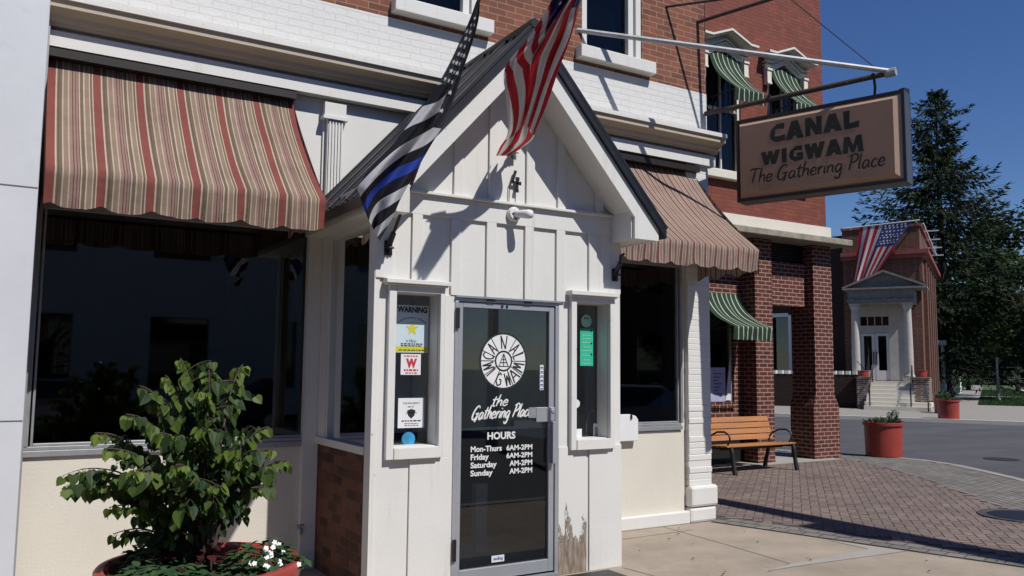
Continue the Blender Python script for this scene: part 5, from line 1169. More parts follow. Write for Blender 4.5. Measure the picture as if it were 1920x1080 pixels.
m = NB(); lines(m, 4.195, 4.305, (1.96, 1.93, 1.90, 1.86, 1.83, 1.79, 1.75, 1.72), .005, jag=.9, seed=11); m.build('print', M['mint'], o, fixn=False)
m = NB()
for z in (2.0, 1.895, 1.80): m.tube([(4.298, YN-.002, z), (4.298, YN-.003, z)], .009, 10)
m.build('marks', M['ink'], o)
o = notice('table_card', 4.32, 1.09, 4.42, 1.215, 'square white card standing on the right side window sill', cat='card')
m = NB(); m.face([fN(a, b) for a, b in ((4.335, 1.105), (4.405, 1.105), (4.405, 1.185), (4.335, 1.185))]); m.build('grey_panel', M['aluold'], o, fixn=False)
o = notice('small_card', 4.137, 1.095, 4.20, 1.175, 'small white card in the lower left of the right side window', cat='card')
m = NB(); m.tube([(4.145, YN-.001, 1.385), (4.145, YN+.001, 1.385)], 0.035, 20); tag(m.build('round_sticker', M['paper']), 'round white sticker half hidden at the right side window edge', 'sticker')
m = NB(); pts = [(4.27, YN+.04, 1.10), (4.275, YN+.04, 1.24), (4.30, YN+.04, 1.305), (4.345, YN+.04, 1.325), (4.385, YN+.04, 1.30), (4.395, YN+.04, 1.22)]
m.tube(pts, .008, 8); tag(m.build('wire_hook', M['alu'], smooth=True), 'bent silver wire loop behind the right side window', 'hook')
m = MB(); m.box(3.355, 5.765, 0.165, 3.47, 5.7705, 0.215); o = m.build('maker_sticker', M['paper']); tag(o, 'white maker sticker with blue letters at the foot of the door glass', 'sticker')
m = MB(); put_text(m, 'sdq', lambda a, b: (a, 5.7645, b), 3.372, 3.455, 0.172, 0.206, bold=.03); m.build('print', M['bluetext'], o, fixn=False)
m = MB()
for k in range(6): m.box(3.795, 5.764, 1.50+k*.035, 3.83, 5.7705, 1.53+k*.035)
o = m.build('card_stickers', M['paper']); tag(o, 'strip of small white and blue card stickers on the door glass', 'sticker')
m = MB()
for k in range(6): m.box(3.80, 5.763, 1.505+k*.035, 3.825, 5.7645, 1.515+k*.035)
m.build('print', M['bluetext'], o)
m = MB(); m.box(3.69, 5.766, 1.275, 3.80, 5.7705, 1.36); tag(m.build('blank_card', M['aluold']), 'blank grey card taped by the door handle', 'card')
dm = MB(); p = [at(u, v, 2, 0.012) for u, v in ((1046, 1074), (1138, 1066), (1178, 1080), (1120, 1100))]
dm.face(p); dm.box(2.9, 5.05, 0.004, 4.2, 5.62, 0.016); dm = MB(); dm.box(3.05, 4.95, 0.003, 4.42, 5.66, 0.016)
tag(dm.build('door_mat', M['black'], bevel=.004), 'black rubber mat at the porch door', 'mat')
fl = empty('picture_frame', (2.5, 6.2, 1.09), 'small dark picture frame leaning on the sill of the shaded porch window', 'frame')
m = MB(); m.bar((2.47, 6.15, 1.10), (2.50, 6.5, 1.32), .02, .22, up=(1, 0, 0)); m.build('frame', M['black'], fl)
m = MB(); m.bar((2.455, 6.12, 1.10), (2.48, 6.30, 1.36), .016, .02, up=(1, 0, 0)); m.box(2.44, 6.0, 1.09, 2.47, 6.1, 1.15); m.build('stand', M['pale_pipe'], fl)

# =================================================================== BENCH
bn = empty('park_bench', (10.78, 10.1, 0), 'orange slatted park bench with black metal arms under the green awning', 'bench')
bx0, bx1 = 9.98, 11.60
m = MB()
for k in range(4):                                      # back slats, leaning
    z = 0.50+k*0.098; y = 10.22+k*0.032; m.obox(((bx0+bx1)/2, y, z+.04), ((bx1-bx0)/2, 0, 0), (0, .011, -.003), (0, .013, .043))
m.build('backrest', M['wood'], bn, bevel=.005)
m = MB()
for k in range(4): m.obox(((bx0+bx1)/2, 9.76+k*0.112, 0.452-.006*k), ((bx1-bx0)/2, 0, 0), (0, .052, 0), (0, 0, .013))
m.build('seat', M['wood'], bn, bevel=.005)
m = MB(); m.box(10.74, 10.318, .845, 10.84, 10.323, .872); m.build('plaque', M['aluold'], bn)
for x in (bx0+.10, bx1-.06):
    m = MB(); m.tube([(x, 9.72, 0.44), (x, 9.70, 0.36), (x, 9.68, 0.2), (x-.0, 9.64, 0.0)], [.03, .034, .034, .04], 8); m.build('leg', M['black'], bn)
    m = MB(); m.tube([(x, 10.20, 0.46), (x, 10.26, 0.3), (x, 10.34, 0.0)], [.03, .032, .04], 8); m.build('leg', M['black'], bn)
    m = MB(); m.bar((x, 9.70, .425), (x, 10.24, .40), .05, .05); m.bar((x, 10.20, .40), (x, 10.35, .90), .035, .035); m.build('side_frame', M['black'], bn, bevel=.006)
    m = MB(); m.tube([(x, 10.24, .52), (x, 10.16, .60), (x, 10.02, .665), (x, 9.86, .675), (x, 9.76, .63), (x, 9.74, .55), (x, 9.79, .47), (x, 9.80, .44)], .017, 8); m.build('armrest', M['black'], bn, smooth=True)
m = MB(); m.bar((bx0+.1, 9.95, .39), (bx1-.06, 9.95, .39), .04, .04); m.build('stretcher', M['black'], bn)
# notice board in the shop window behind the bench
nb = empty('poster_board', (11.2, 11.3, 1.15), 'lavender poster board standing at the shop window behind the bench', 'poster')
m = MB(); m.box(10.87, 10.955, 1.11, 11.24, 10.975, 1.72); m.build('board', mat('lavender_poster', (0.36, 0.37, 0.50), .6, .1, 9), nb)
m = MB()
for k in range(7): m.box(10.94, 10.952, 1.60-.06*k, 10.94+.22-.05*(k % 3), 10.955, 1.615-.06*k)
m.build('print', M['ink'], nb)
m = MB(); m.prism([(11.25, 1.13), (11.385, 1.13), (11.385, 1.95)], lambda a, b: (a, 10.96, b), (0, .02, 0)); m.build('side_sheet', M['paper'], nb)

# =================================================================== PLANTERS AND PLANTS
def planter(name, c, rt, rbm, h, label, lip=0.04, cat='planter', group=None):
    root = empty(name, c, label, cat, group); m = MB()
    m.lathe([(rbm*.98, 0), (rbm, .02), (rbm+(rt-rbm)*.75, h-lip*1.9), (rt*.985, h-lip*1.8), (rt*1.03, h-lip*1.5), (rt*1.05, h-lip), (rt*1.05, h-.012), (rt*1.03, h), (rt*.96, h), (rt*.93, h-.03), (rt*.90, h-lip*2.2)], c, 56)
    m.build('bowl', M['pot'], root, smooth=True)
    m = MB(); n = 40; cc = Vector(c); m.face([cc+Vector((rt*.915*math.cos(6.2832*k/n), rt*.915*math.sin(6.2832*k/n), h-lip*1.6)) for k in range(n)]); m.build('soil', M['soil'], root)
    return root
PC = Vector((0.955, 4.66, 0.0)); PH = 0.655; PR = 0.485
planter('planter', tuple(PC), PR, 0.36, PH, 'wide red planter bowl below the large dark window', lip=.06)
def leaf(m, base, d, nrm, L, W, mi=0, var=.5, fold=.18, curl=.25, shape='heart'):
    """heart shaped leaf: base at the stalk, d to the tip, two halves folded on the midrib"""
    d = d.normalized(); s = d.cross(nrm)
    if s.length < 1e-4: s = d.cross(Vector((1, .2, 0)))
    s.normalize(); nrm = s.cross(d).normalized()
    prof = [(0.0, -.0, .0), (-.06, .30, 0), (.10, .50, 0), (.35, .52, 0), (.62, .36, 0), (.85, .14, 0), (1.0, 0, 0)] if shape == 'heart' else [(0, 0, 0), (.2, .32, 0), (.5, .5, 0), (.8, .3, 0), (1, 0, 0)]
    P = lambda a, b, sg: base+d*a*L+s*b*W*sg+nrm*(fold*b*W-curl*L*a*a*.5)
    for sg in (1, -1):
        pts = [P(a, b, sg) for a, b, _ in prof]
        m.face(pts if sg > 0 else pts[::-1], mi, var=var)
# shrub with arching shoots, leaves hanging in rows beneath them
rnd = random.Random(21)
sh = empty('leafy_shrub', (PC.x, PC.y, PH-.1), 'leafy shrub with drooping heart shaped leaves growing in the red bowl', 'shrub')
wood = MB(); lv = MB(); UPV = Vector((0, 0, 1))
base = Vector((PC.x+.02, PC.y, PH-.1))
# view-plane axes only choose the spread of the shoots; the shrub is round
shoots = []
def P_(u, v, y): return at(u, v, 1, y)
TIPS = [(338, 668, 4.75), (392, 690, 4.70), (455, 680, 4.85), (262, 712, 4.6), (236, 765, 4.55), (178, 800, 4.65), (152, 868, 4.6), (148, 880, 4.85), (505, 790, 4.7), (540, 852, 4.8), (490, 905, 4.6), (205, 940, 4.6), (212, 990, 4.7), (420, 735, 5.0), (300, 735, 4.95), (300, 800, 4.4), (380, 790, 4.35), (440, 830, 4.4), (250, 870, 4.4), (330, 860, 4.25), (410, 900, 4.3), (470, 850, 4.5), (158, 905, 4.7), (195, 830, 4.5), (515, 830, 4.6), (240, 830, 5.1), (340, 770, 5.2), (450, 800, 5.1), (480, 880, 5.05), (260, 960, 4.9), (380, 720, 4.55), (310, 700, 4.8)]
for (u, v, y) in TIPS:
    tip = P_(u, v, y); h0 = base+Vector((rnd.uniform(-.03, .03), rnd.uniform(-.03, .03), 0))
    hz = Vector((tip.x-base.x, tip.y-base.y, 0)); zt = tip.z
    fork = base+hz*.10+Vector((0, 0, (zt-base.z)*rnd.uniform(.35, .5)+.04))
    mid = base+hz*.55+Vector((0, 0, (zt-base.z)*.88+.05))
    pts = [h0, fork, mid, tip]; Q = []
    for k in range(25):
        t = k/24; a = (1-t)**3; b = 3*t*(1-t)**2; c = 3*t*t*(1-t); e = t**3
        Q.append(h0*a+fork*b+mid*c+tip*e+Vector((0, 0, -.03*max(0, t-.8)*5*(1 if v > 700 else .3))))
    wood.tube(Q, [0.010*(1-k/25)+.0018 for k in range(25)], 5)
    def dress(Q, t0, gap, tip_sun):
        N_ = len(Q)-1; L_ = sum((Q[k+1]-Q[k]).length for k in range(N_)); n_ = max(3, int(L_*(1-t0)/gap))
        for k in range(n_):
            t = t0+(1-t0)*(k+rnd.random()*.6)/n_; f = min(t*N_, N_-1e-4); i = int(f); p = Q[i].lerp(Q[i+1], f-i); tg = (Q[min(i+1, N_)]-Q[max(i-1, 0)]).normalized()
            sd = tg.cross(UPV)
            if sd.length < .05: sd = Vector((rnd.uniform(-1, 1), rnd.uniform(-1, 1), 0))
            sd.normalize(); sd = sd*(1 if k % 2 else -1)
            d = Vector((0, 0, -1.0))+sd*rnd.uniform(.1, .8)+tg*rnd.uniform(-.2, .45)+Vector((rnd.uniform(-.35, .35), rnd.uniform(-.35, .35), rnd.uniform(-.1, .35)))
            size = rnd.choice((.036, .046, .054, .062, .070, .080))*rnd.uniform(.85, 1.12)*(1 if t < .8 else .75)
            st = p+d.normalized()*.016+sd*.012; wood.tube([p, st], .0011, 3, caps=False)
            vv = min(1, max(0, .05+tip_sun*max(0, (t-.5)/.5)**1.5+rnd.gauss(0, .14)))  # tone rises to the shoot tips: yellow-green leaves plus painted sun
            leaf(lv, st, d, (sd*.8+Vector((rnd.uniform(-.7, .7), -.5+rnd.uniform(-.5, .5), .5))), size, size*rnd.uniform(.78, .98), var=vv, curl=rnd.uniform(.05, .5), fold=rnd.uniform(.05, .45))
    dress(Q, .34, .025, .7); dress(Q, .60, .022, .95)
    for b_ in range(4):
        t = rnd.uniform(.38, .90); i = int(t*24); p = Q[i]; tg = (Q[i+1]-Q[i-1]).normalized(); a = rnd.uniform(0, 6.28)
        dr = (tg*.5+Vector((math.cos(a), math.sin(a)*.8, rnd.uniform(-.35, .45)))).normalized(); l = rnd.uniform(.10, .21)
        T_ = [p+dr*l*q/6+Vector((0, 0, -.35*l*(q/6)**2)) for q in range(7)]; wood.tube(T_, [.0028-.0003*q for q in range(7)], 4); dress(T_, .2, .022, .55)
wood.tube([base+Vector((0, 0, -.06)), base+Vector((.005, 0, .12)), base+Vector((-.01, .0, .3))], [.02, .017, .012], 7)
wood.build('stems', M['twig'], sh, smooth=True); lv.build('foliage', M['shrubleaf'], sh, fixn=False)
# red-leaved small plant behind the stem and the mounds at the bowl's edge
def mound(name, c, r, h, n, size, label, mt, flowers=0, seed=1, cat='plant'):
    rnd = random.Random(seed); root = empty(name, tuple(c), label, cat); m = MB(); st = MB(); c = Vector(c); tops = []
    for k in range(n):
        a = rnd.uniform(0, 6.283); rr = r*math.sqrt(rnd.random()); p = c+Vector((rr*math.cos(a)*1.0, rr*math.sin(a), 0)); hh = h*(1-(rr/r)**2*.6)*rnd.uniform(.55, 1.1)
        q = p+Vector((rnd.uniform(-.02, .02), rnd.uniform(-.02, .02), hh)); 
        if k % 3 == 0: st.tube([p+Vector((0, 0, -.02)), q], .002, 3)
        d = Vector((math.cos(a)+rnd.uniform(-.8, .8), math.sin(a)+rnd.uniform(-.8, .8), rnd.uniform(-.5, .35))); s = size*rnd.uniform(.7, 1.25)
        leaf(m, q, d, Vector((0, 0, 1)), s, s*.7, var=min(1, max(0, rnd.gauss(.5, .25))), curl=.3, shape='oval'); tops.append(q)
    st.build('stems', M['twig'], root); m.build('foliage', mt, root, fixn=False)
    if flowers:
        f = MB(); tops.sort(key=lambda q: -.6*q.z-0.7*(q-c).dot(Vector((.5, -1, 0)))+.12*math.sin(q.x*90))
        for q in tops[:flowers*3:3]:
            for t in range(rnd.randint(1, 3)):
                cc = q+Vector((rnd.uniform(-.03, .03), rnd.uniform(-.03, .03), rnd.uniform(.0, .035))); ax = Vector((rnd.uniform(-.5, .3), -1, rnd.uniform(.2, .9))).normalized()
                s = ax.cross(UPV).normalized(); u = s.cross(ax)
                for e in range(5):
                    a = e*1.2566; d = s*math.cos(a)+u*math.sin(a); t2 = s*math.cos(a+1.57)+u*math.sin(a+1.57)
                    f.face([cc, cc+d*.009+t2*.006, cc+d*.015, cc+d*.009-t2*.006])
        f.build('flowers', M['petal'], root, fixn=False)
    return root
RZ = PH-.085
mound('bedding_plant', (PC.x-.24, PC.y-.22, RZ), .24, .14, 260, .06, 'low leafy bedding plant at the left of the red bowl', M['lowleaf'], seed=2)
mound('flowering_plant', (PC.x+.30, PC.y-.10, RZ), .20, .17, 240, .055, 'low plant with white flowers at the right of the red bowl', M['lowleaf'], flowers=11, seed=4)
mound('ivy_plant', (PC.x+.04, PC.y-.36, RZ), .13, .08, 110, .055, 'small trailing green plant at the front of the red bowl', M['lowleaf'], seed=6)
M['redleaf'] = leaf_mat('dark_red_leaves', (0.03, 0.008, 0.008), (0.075, 0.016, 0.014), .6, .15)
mound('coleus_plant', (PC.x-.03, PC.y+.06, RZ), .13, .26, 60, .075, 'dark red leaved plant at the foot of the shrub stem', M['redleaf'], seed=8)
mound('trailing_plant', (PC.x-.12, PC.y+.22, RZ), .24, .17, 240, .06, 'dark green plant at the back left rim of the red bowl', M['lowleaf'], seed=10)
# tall red tub at the kerb by the arcade
c2 = (15.02, 10.42, 0.0)
def tub(c, r, h, label, group):
    root = empty('planter_tub', c, label, 'planter', group); m = MB()
    m.lathe([(r*.93, 0), (r*.96, .03), (r, h*.9), (r*1.08, h*.91), (r*1.09, h*.99), (r*1.05, h), (r*.98, h), (r*.95, h-.06)], c, 44); m.build('bowl', M['pot'], root, smooth=False)
    m = MB(); cc = Vector(c); m.face([cc+Vector((r*.96*math.cos(6.2832*k/30), r*.96*math.sin(6.2832*k/30), h-.05)) for k in range(30)]); m.build('soil', M['soil'], root); return root
GT = 'red tubs at the crossing'
tub(c2, .352, .68, 'red tub planter at the kerb beside the brick arcade pier', GT)
def sprigs(name, c, r, h, n, label, seed, mt='lowleaf', tall=0):
    rnd = random.Random(seed); root = empty(name, c, label, 'plant'); m = MB(); c = Vector(c)
    for k in range(n):
        a = rnd.uniform(0, 6.283); rr = r*math.sqrt(rnd.random()); p = c+Vector((rr*math.cos(a), rr*math.sin(a), 0)); hh = h*rnd.uniform(.4, 1)
        if k < tall: p = c+Vector((.12*rnd.uniform(-1, 1)+.12, .1*rnd.uniform(-1, 1)-.1, 0)); hh = h*rnd.uniform(1.6, 2.5)
        tp_ = p+Vector((rnd.uniform(-.06, .06), rnd.uniform(-.06, .06), hh)); m.tube([p, tp_], .005, 3)
        for j in range(5):
            q = p.lerp(tp_, .3+.7*j/4); d = Vector((rnd.uniform(-1, 1), rnd.uniform(-1, 1), rnd.uniform(.2, .9))); leaf(m, q, d, Vector((0, 0, 1)), .06, .035, var=rnd.random(), shape='oval')
    m.build('foliage', M[mt], root, fixn=False)
sprigs('wispy_plant', (c2[0], c2[1], .64), .34, .11, 70, 'sparse grey green sprigs growing in the kerbside tub', 3, 'lowleaf', tall=14)
pf = B(-1.25, 34.1, 0)
tub(tuple(pf), .36, .68, 'red tub planter on the far kerb, in front of the bank corner', GT)
sprigs('wispy_plant', (pf.x, pf.y, .62), .3, .12, 50, 'short green plant growing in the far kerb tub', 5)
pf2 = at(1768, 757, 2, 0.0)
tub(tuple(B(-1.6, 38.5, 0)), .33, .62, 'red tub planter behind the far kerb tub, beside the bank pedestal', GT)
p_ = B(-1.6, 38.5, .58); sprigs('flower_clump', tuple(p_), .3, .22, 60, 'bushy plant with pale flowers in the tub by the bank pedestal', 7)
for b_, a_, lb in ((-4.86, 40.75, 'small dark red pot on the pedestal left of the bank steps'), (-2.5, 40.75, 'small dark red pot on the pedestal right of the bank steps')):
    p = B(b_, a_, 1.43 if b_ < -4 else 1.45); tub(tuple(p), .24, .28, lb, 'small pots on the bank pedestals')
sp = B(-4.75, 40.75, 1.68); m = MB(); m.bar(sp, sp+RB*(-.35)+Vector((0, 0, .45)), .03, .03); tag(m.build('garden_stake', M['black']), 'thin dark stake leaning out of the left pedestal pot', 'stake')
fb = empty('far_bench', tuple(B(-2.0, 39.9, 0)), 'dark slatted bench at the bank corner behind the far tub', 'bench')
m = MB(MBK); m.box(-2.15, 39.2, .42, -1.2, 39.6, .47); m.build('seat', M['slate'], fb); m = MB(MBK); m.bar((-2.15, 39.1, .3), (-2.25, 39.3, 1.05), .05, .05); m.bar((-2.2, 39.6, 0), (-2.2, 39.6, .5), .05, .05); m.bar((-1.25, 39.2, 0), (-1.25, 39.2, .42), .05, .05); m.build('frame', M['black'], fb)

M['ironring'] = mat('cast_iron', (0.06, 0.055, 0.05), 0.6, 0.3, 14, 0.2, 40)
# =================================================================== COVERS IN THE GROUND
mc = at(1918, 968, 2, 0.012); mh = empty('manhole_cover', tuple(mc), 'dark round cover with a raised ring in the red brick paving', 'cover')
m = MB(); m.lathe([(.0, .006), (.40, .006), (.41, .012), (.47, .012), (.475, 0)], tuple(mc), 40); m.build('ring', M['ironring'], mh)
m = MB(); m.lathe([(0, .010), (.36, .010), (.37, .006)], tuple(mc), 40); m.build('lid', M['black'], mh)
rc = at(1878, 861, 2, -0.115); m = MB(); m.lathe([(0, .006), (.33, .006), (.34, 0)], tuple(rc), 32); tag(m.build('road_cover', M['tyre']), 'dark round cover in the asphalt of the side street', 'cover')

# =================================================================== TREES
def spruce(name, c, H, R0, label, seed=1, dens=1.0):
    rnd = random.Random(seed); c = Vector(c); root = empty(name, tuple(c), label, 'tree'); tr = MB(); m = MB()
    tr.tube([c, c+Vector((0, 0, H*.5)), c+Vector((0, 0, H*.97))], [H*.018, H*.011, .03], 8)
    z = H*.10; 
    while z < H*.99:
        f = z/H; Lb = R0*(1-f)**.72*(.80+.30*math.sin(f*23)); nb = max(3, int((7 if f < .8 else 5)*dens)); az0 = rnd.uniform(0, 6.28)
        for b in range(nb):
            az = az0+6.283*b/nb+rnd.uniform(-.4, .4); L = Lb*rnd.uniform(.45, 1.22); L = max(L, .35)
            if rnd.random() < .20: continue
            o_ = Vector((math.cos(az), math.sin(az), 0)); sd = Vector((-o_.y, o_.x, 0)); rise = .45*f-.05
            def pt(t): return c+Vector((0, 0, z))+o_*L*t+Vector((0, 0, L*(rise*t-.36*t*t+.26*t**5)))
            tr.tube([pt(0), pt(.5), pt(1)], [.05*(1-f)+.015, .03*(1-f)+.01, .006], 4, caps=False)
            n_ = int((14+L*15)*dens)
            for k in range(n_):
                t = .12+.88*((k+rnd.random())/n_); p = pt(t); lat = rnd.uniform(-1, 1)*L*.19*(1-t*.75)
                q = p+sd*lat+Vector((0, 0, -abs(lat)*.3+rnd.uniform(-.05, .05)))
                dn = o_*rnd.uniform(.3, 1)+sd*(lat/L*4+rnd.uniform(-.5, .5))+Vector((0, 0, rnd.uniform(-1.1, .15) if t < .9 else rnd.uniform(-.2, .6))); dn.normalize()
                l = rnd.uniform(.26, .58)*(.65 if f > .85 else 1); wd = rnd.uniform(.035, .07); s = dn.cross(Vector((rnd.uniform(-1, 1), rnd.uniform(-1, 1), rnd.uniform(-1, 1))))
                if s.length < .01: continue
                s.normalize(); v = min(1, max(0, .35+.3*rnd.gauss(0, 1)+.25*t))
                m.face([q, q+dn*l*.45+s*wd, q+dn*l, q+dn*l*.4-s*wd], var=v)
        z += H*.0165*(1.25-.5*f)
    tr.build('trunk', M['bark'], root); m.build('crown', M['needle'], root, fixn=False); return root
def broadleaf(name, c, H, R0, label, seed=1, n=3500, size=.3, mt='treeleaf', trunk=.25, clear=.3, group=None, squash=1.0):
    rnd = random.Random(seed); c = Vector(c); root = empty(name, tuple(c), label, 'tree', group); tr = MB(); m = MB()
    tr.tube([c, c+Vector((rnd.uniform(-.1, .1), 0, H*clear)), c+Vector((rnd.uniform(-.3, .3), .1, H*.8))], [trunk, trunk*.75, trunk*.2], 8)
    blobs = []
    for k in range(16):
        a = rnd.uniform(0, 6.28); f = rnd.uniform(0, 1); zz = H*(clear+.08+(.92-clear)*f); rr = R0*math.sin(math.pi*min(1, .18+.80*(1-f)))*rnd.uniform(.35, .85)
        p = c+Vector((rr*math.cos(a), rr*math.sin(a), zz)); blobs.append((p, R0*rnd.uniform(.28, .5)))
        tr.tube([c+Vector((0, 0, H*(clear+.3*f))), p], [trunk*.3, .02], 5, caps=False)
    for k in range(n):
        p, r_ = blobs[rnd.randrange(16)]; d = Vector((rnd.gauss(0, 1), rnd.gauss(0, 1), rnd.gauss(0, 1)*squash)).normalized(); q = p+d*r_*rnd.random()**.45
        if noise.noise(q*0.9) < -.28: continue
        nn = (d+Vector((rnd.uniform(-.8, .8), rnd.uniform(-.8, .8), rnd.uniform(-.2, .9)))).normalized(); s = nn.cross(Vector((0, 0, 1)))
        if s.length < .02: continue
        s.normalize(); u = s.cross(nn); z_ = size*rnd.uniform(.6, 1.2)
        m.face([q-s*z_*.5, q+u*z_*.28, q+s*z_*.5, q-u*z_*.28], var=min(1, max(0, rnd.gauss(.42, .25))))
    tr.build('trunk', M['bark'], root); m.build('crown', M[mt], root, fixn=False); return root
spc = CAM+(_f*math.cos(0)+_r2*((1772-960)/FPX)).normalized()*0
def spot(u, dist):                                      # a place on the ground in the direction of image column u
    d = (_r*((u-960)/FPX)+Vector((_f.x, _f.y, 0)).normalized()); d.normalize(); return Vector((d.x*dist, d.y*dist, 0))
p = spot(1772, 62); spruce('spruce_tree', tuple(p), 21.0, 8.7, 'tall dark spruce standing alone against the sky beside the bank', seed=5, dens=1.22)
p = spot(1868, 70); broadleaf('street_tree', tuple(p), 9.5, 3.2, 'lighter green young tree on the grass strip before the spruce', seed=3, n=5200, size=.34, mt='treeleaf2', trunk=.14, clear=.24)
p = spot(1812, 92); broadleaf('broadleaf_tree', tuple(p), 12.5, 5.5, 'dark broad tree over the far pavement behind the spruce', seed=6, n=5000, size=.55, trunk=.25, clear=.22)
p = spot(1905, 88); broadleaf('broadleaf_tree', tuple(p), 15.5, 6.0, 'large dark tree at the right edge beyond the parked cars', seed=8, n=6000, size=.55, trunk=.25, clear=.15)
p = spot(1925, 60); broadleaf('broadleaf_tree', tuple(p), 8.6, 3.4, 'dark street tree over the parked cars at the right edge', seed=10, n=4200, size=.36, trunk=.16, clear=.27)
p = spot(1752, 80); broadleaf('broadleaf_tree', tuple(p), 11.0, 6.0, 'dark tree between the bank and the white house', seed=12, n=4500, size=.5, trunk=.2, clear=.12)
# wooded rise far away
m = MB(); rnd = random.Random(40)
for k in range(9000):
    u = rnd.uniform(1700, 2500); d_ = rnd.uniform(125, 190); p = spot(u, d_); hz = (10+9*noise.noise(Vector((p.x*.03, p.y*.03, 0)))+max(0, (u-1850))*.012)
    z = hz*rnd.random()**.6; s_ = rnd.uniform(.7, 1.5); a = rnd.uniform(0, 6.28)
    t = Vector((math.cos(a), math.sin(a), rnd.uniform(-.4, .4))).normalized(); u_ = t.cross(Vector((rnd.uniform(-1, 1), rnd.uniform(-1, 1), rnd.uniform(-.3, 1)))).normalized()
    q = p+Vector((0, 0, z)); m.face([q-t*s_, q+u_*s_*.7, q+t*s_, q-u_*s_*.7], var=min(1, max(0, rnd.gauss(.4, .25))))
tag(m.build('woods', M['treeleaf'], loc=tuple(spot(1900, 150)), fixn=False), 'dark green wooded rise at the far end of the street', kind='stuff')
GS = 'low shrubs along the far pavement'
for k, (b_, a_, s_) in enumerate(((-2.5, 58, .55), (-2.6, 61, .6), (-2.5, 66, .7), (-2.8, 71, .7), (-2.6, 77, .8))):
    c = B(b_, a_, 0); rn = random.Random(50+k); root = empty('low_shrub', tuple(c), 'dark rounded shrub in the row along the far pavement', 'shrub', GS); m = MB()
    for j in range(420):
        d = Vector((rn.gauss(0, 1), rn.gauss(0, 1), abs(rn.gauss(0, 1)))).normalized(); q = c+d*s_*rn.uniform(.6, 1.05)*Vector((1, 1, 1)).x; nn = (d+Vector((rn.uniform(-.6, .6), rn.uniform(-.6, .6), rn.uniform(-.6, .6)))).normalized(); s = nn.cross(Vector((.1, .2, 1))).normalized(); u_ = s.cross(nn)
        m.face([q-s*.09, q+u_*.06, q+s*.09, q-u_*.06], var=rn.random())
    m.build('foliage', M['lowleaf'], root, fixn=False)
for b_, a_, lb in ((0.55, 58.0, 'thin pale post on the grass strip, nearer of two'), (0.7, 72, 'thin pale post farther along the grass strip')):
    m = MB(); c = B(b_, a_, 0); m.tube([c, c+Vector((0, 0, 2.6))], .06, 8); m.box(c.x-.1, c.y-.1, 0, c.x+.1, c.y+.1, .15); tag(m.build('street_post', M['aluold'] if a_ < 60 else M['band']), lb, 'post')
# parked cars at the right edge
def car(c, ang, label, paint):
    Mx = Matrix.Translation(c) @ Matrix.Rotation(ang, 4, 'Z'); root = empty('parked_car', tuple(c), label, 'car', 'cars parked up the far street'); m = MB(Mx)
    pr = [(-2.2, .35), (2.2, .35), (2.25, .62), (2.1, .82), (1.15, .95), (.45, 1.42), (-1.2, 1.45), (-2.0, 1.0), (-2.25, .85)]
    A = [[m.v((x, s*(.86 if z < 1 else .66), z)) for x, z in pr] for s in (-1, 1)]; n = len(pr)
    m.facei(A[0]); m.facei(A[1][::-1])
    for k in range(n): m.facei((A[0][k], A[1][k], A[1][(k+1) % n], A[0][(k+1) % n]))
    m.build('body', paint, root, bevel=.05)
    m = MB(Mx)
    for s in (-1, 1): m.face([(-1.55, s*.80, .98), (.95, s*.80, .98), (.38, s*.69, 1.37), (-1.12, s*.69, 1.39)])
    m.face([(1.16, -.7, .98), (1.16, .7, .98), (.52, .6, 1.40), (.52, -.6, 1.40)]); m.face([(-2.0, -.7, 1.03), (-2.0, .7, 1.03), (-1.3, .6, 1.42), (-1.3, -.6, 1.42)])
    m.build('window', M['black'], root)
    for x in (-1.4, 1.4):
        for s in (-1, 1):
            m = MB(Mx); m.tube([(x, s*.70, .33), (x, s*.90, .33)], .33, 18); wl = m.build('wheel', M['tyre'], root); m = MB(Mx); m.tube([(x, s*.90, .33), (x, s*.91, .33)], .2, 14); m.build('rim', M['alu'], wl)
    for s in (-.6, .6):
        m = MB(Mx); m.box(-2.28, s-.15, .68, -2.22, s+.15, .82); m.build('tail_light', M['redprint'], root)
ang = math.atan2(DB.y, DB.x)
car(B(4.0, 58.5, -.12), ang, 'dark parked car nearest the crossing, at the right edge', M['carpaint']); car(B(4.0, 65, -.12), ang, 'silver parked car behind the dark one at the right edge', M['carpaint2']); car(B(4.0, 72, -.12), ang, 'dark parked car third from the crossing at the right edge', M['carpaint'])

car(Vector((12.6, -1.2, -.12)), 0.1, 'silver car parked out of the frame near the corner, mirrored in the right shop window', M['carpaint2'])
car(Vector((1.6, -9.2, -.12)), 0.0, 'silver car parked over the street, mirrored in the large left window', M['carpaint2']); car(Vector((7.6, -9.2, -.12)), 0.0, 'dark car parked over the street behind the photographer', M['carpaint'])

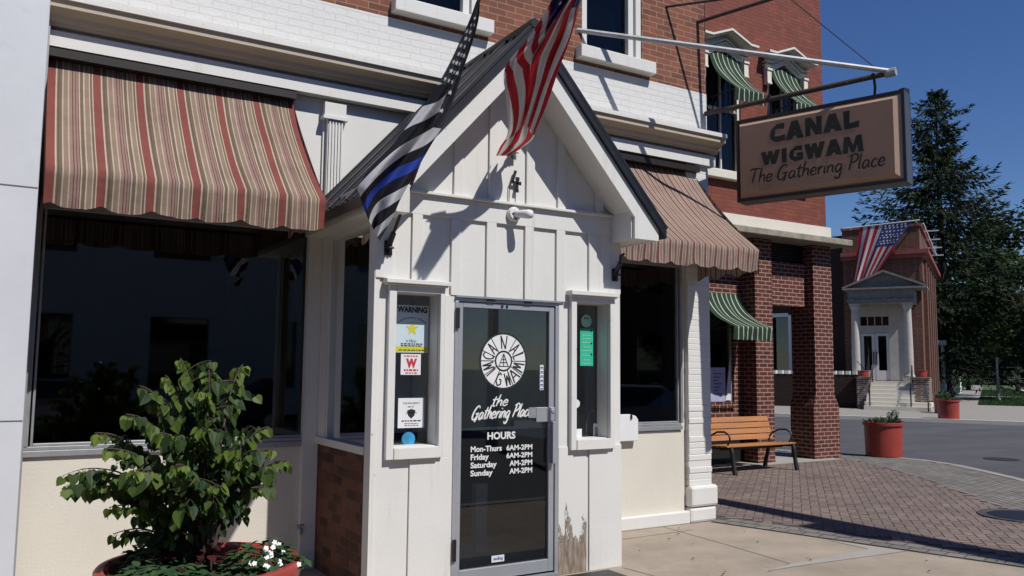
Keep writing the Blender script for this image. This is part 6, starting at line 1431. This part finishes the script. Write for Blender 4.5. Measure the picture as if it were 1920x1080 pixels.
# overhead signal arm out of the frame: its shadow crosses the paving
sa = empty('signal_mast', (9.6, -5.0, 0), 'grey street signal mast whose arm reaches over the paving', 'mast')
m = MB(); m.tube([(9.6, -5.0, -.12), (9.6, -5.0, 7.3)], [.14, .09], 12); m.build('pole', M['aluold'], sa)
m = MB(); m.tube([(9.6, -5.0, 7.05), (9.52, 5.0, 7.05)], [.22, .18], 10); m.build('arm', M['aluold'], sa)
m = MB(); m.box(9.16, -.05, 6.95, 9.50, .62, 7.4); m.build('signal_head', M['black'], sa)
m = MB(); m.box(9.45, -3.6, 6.6, 9.78, -.85, 7.6); m.build('sign_panel', M['aluold'], sa)

sg2 = empty('water_tap', tuple(at(560, 995, 1, 6.97)), 'small outdoor water tap low on the shaded wall left of the porch', 'tap')
q = at(560, 990, 1, 6.99); m = MB(); m.tube([q, q+Vector((0, -.05, 0)), q+Vector((0, -.075, -.04))], .014, 8); m.tube([q+Vector((-.03, -.04, .03)), q+Vector((.03, -.04, .03))], .007, 6); m.tube([q+Vector((0, -.04, 0)), q+Vector((0, -.04, .03))], .006, 6)
m.build('spout', M['aluold'], sg2)

m = MB(); rnd = random.Random(77)                       # bits of dry leaf on the concrete
for k in range(46):
    x = rnd.uniform(4.8, 8.5); y = rnd.uniform(3.6, 6.8); a = rnd.uniform(0, 6.28); l = rnd.uniform(.010, .028); w_ = l*.45
    if inpoly(x, y, RED): continue
    c, q = math.cos(a), math.sin(a); m.face([(x+c*l, y+q*l, .014), (x-q*w_, y+c*w_, .018), (x-c*l, y-q*l, .013), (x+q*w_, y-c*w_, .02)])
tag(m.build('leaf_litter', M['bark'], fixn=False), 'scattered bits of dry leaf on the tan concrete', kind='stuff')

for k, (b_, a_, h_) in enumerate(((-2.15, 70, 1.0), (-2.0, 78, 1.2))):
    c = B(b_, a_, 0); m = MB(); m.box(c.x-.12, c.y-.12, 0, c.x+.12, c.y+.12, h_); m.box(c.x-.18, c.y-.18, h_, c.x+.18, c.y+.18, h_+.12)
    tag(m.build('garden_post', M['housewhite']), ('short white garden post beside the far pavement', 'taller white garden post farther up the far pavement')[k], 'post')
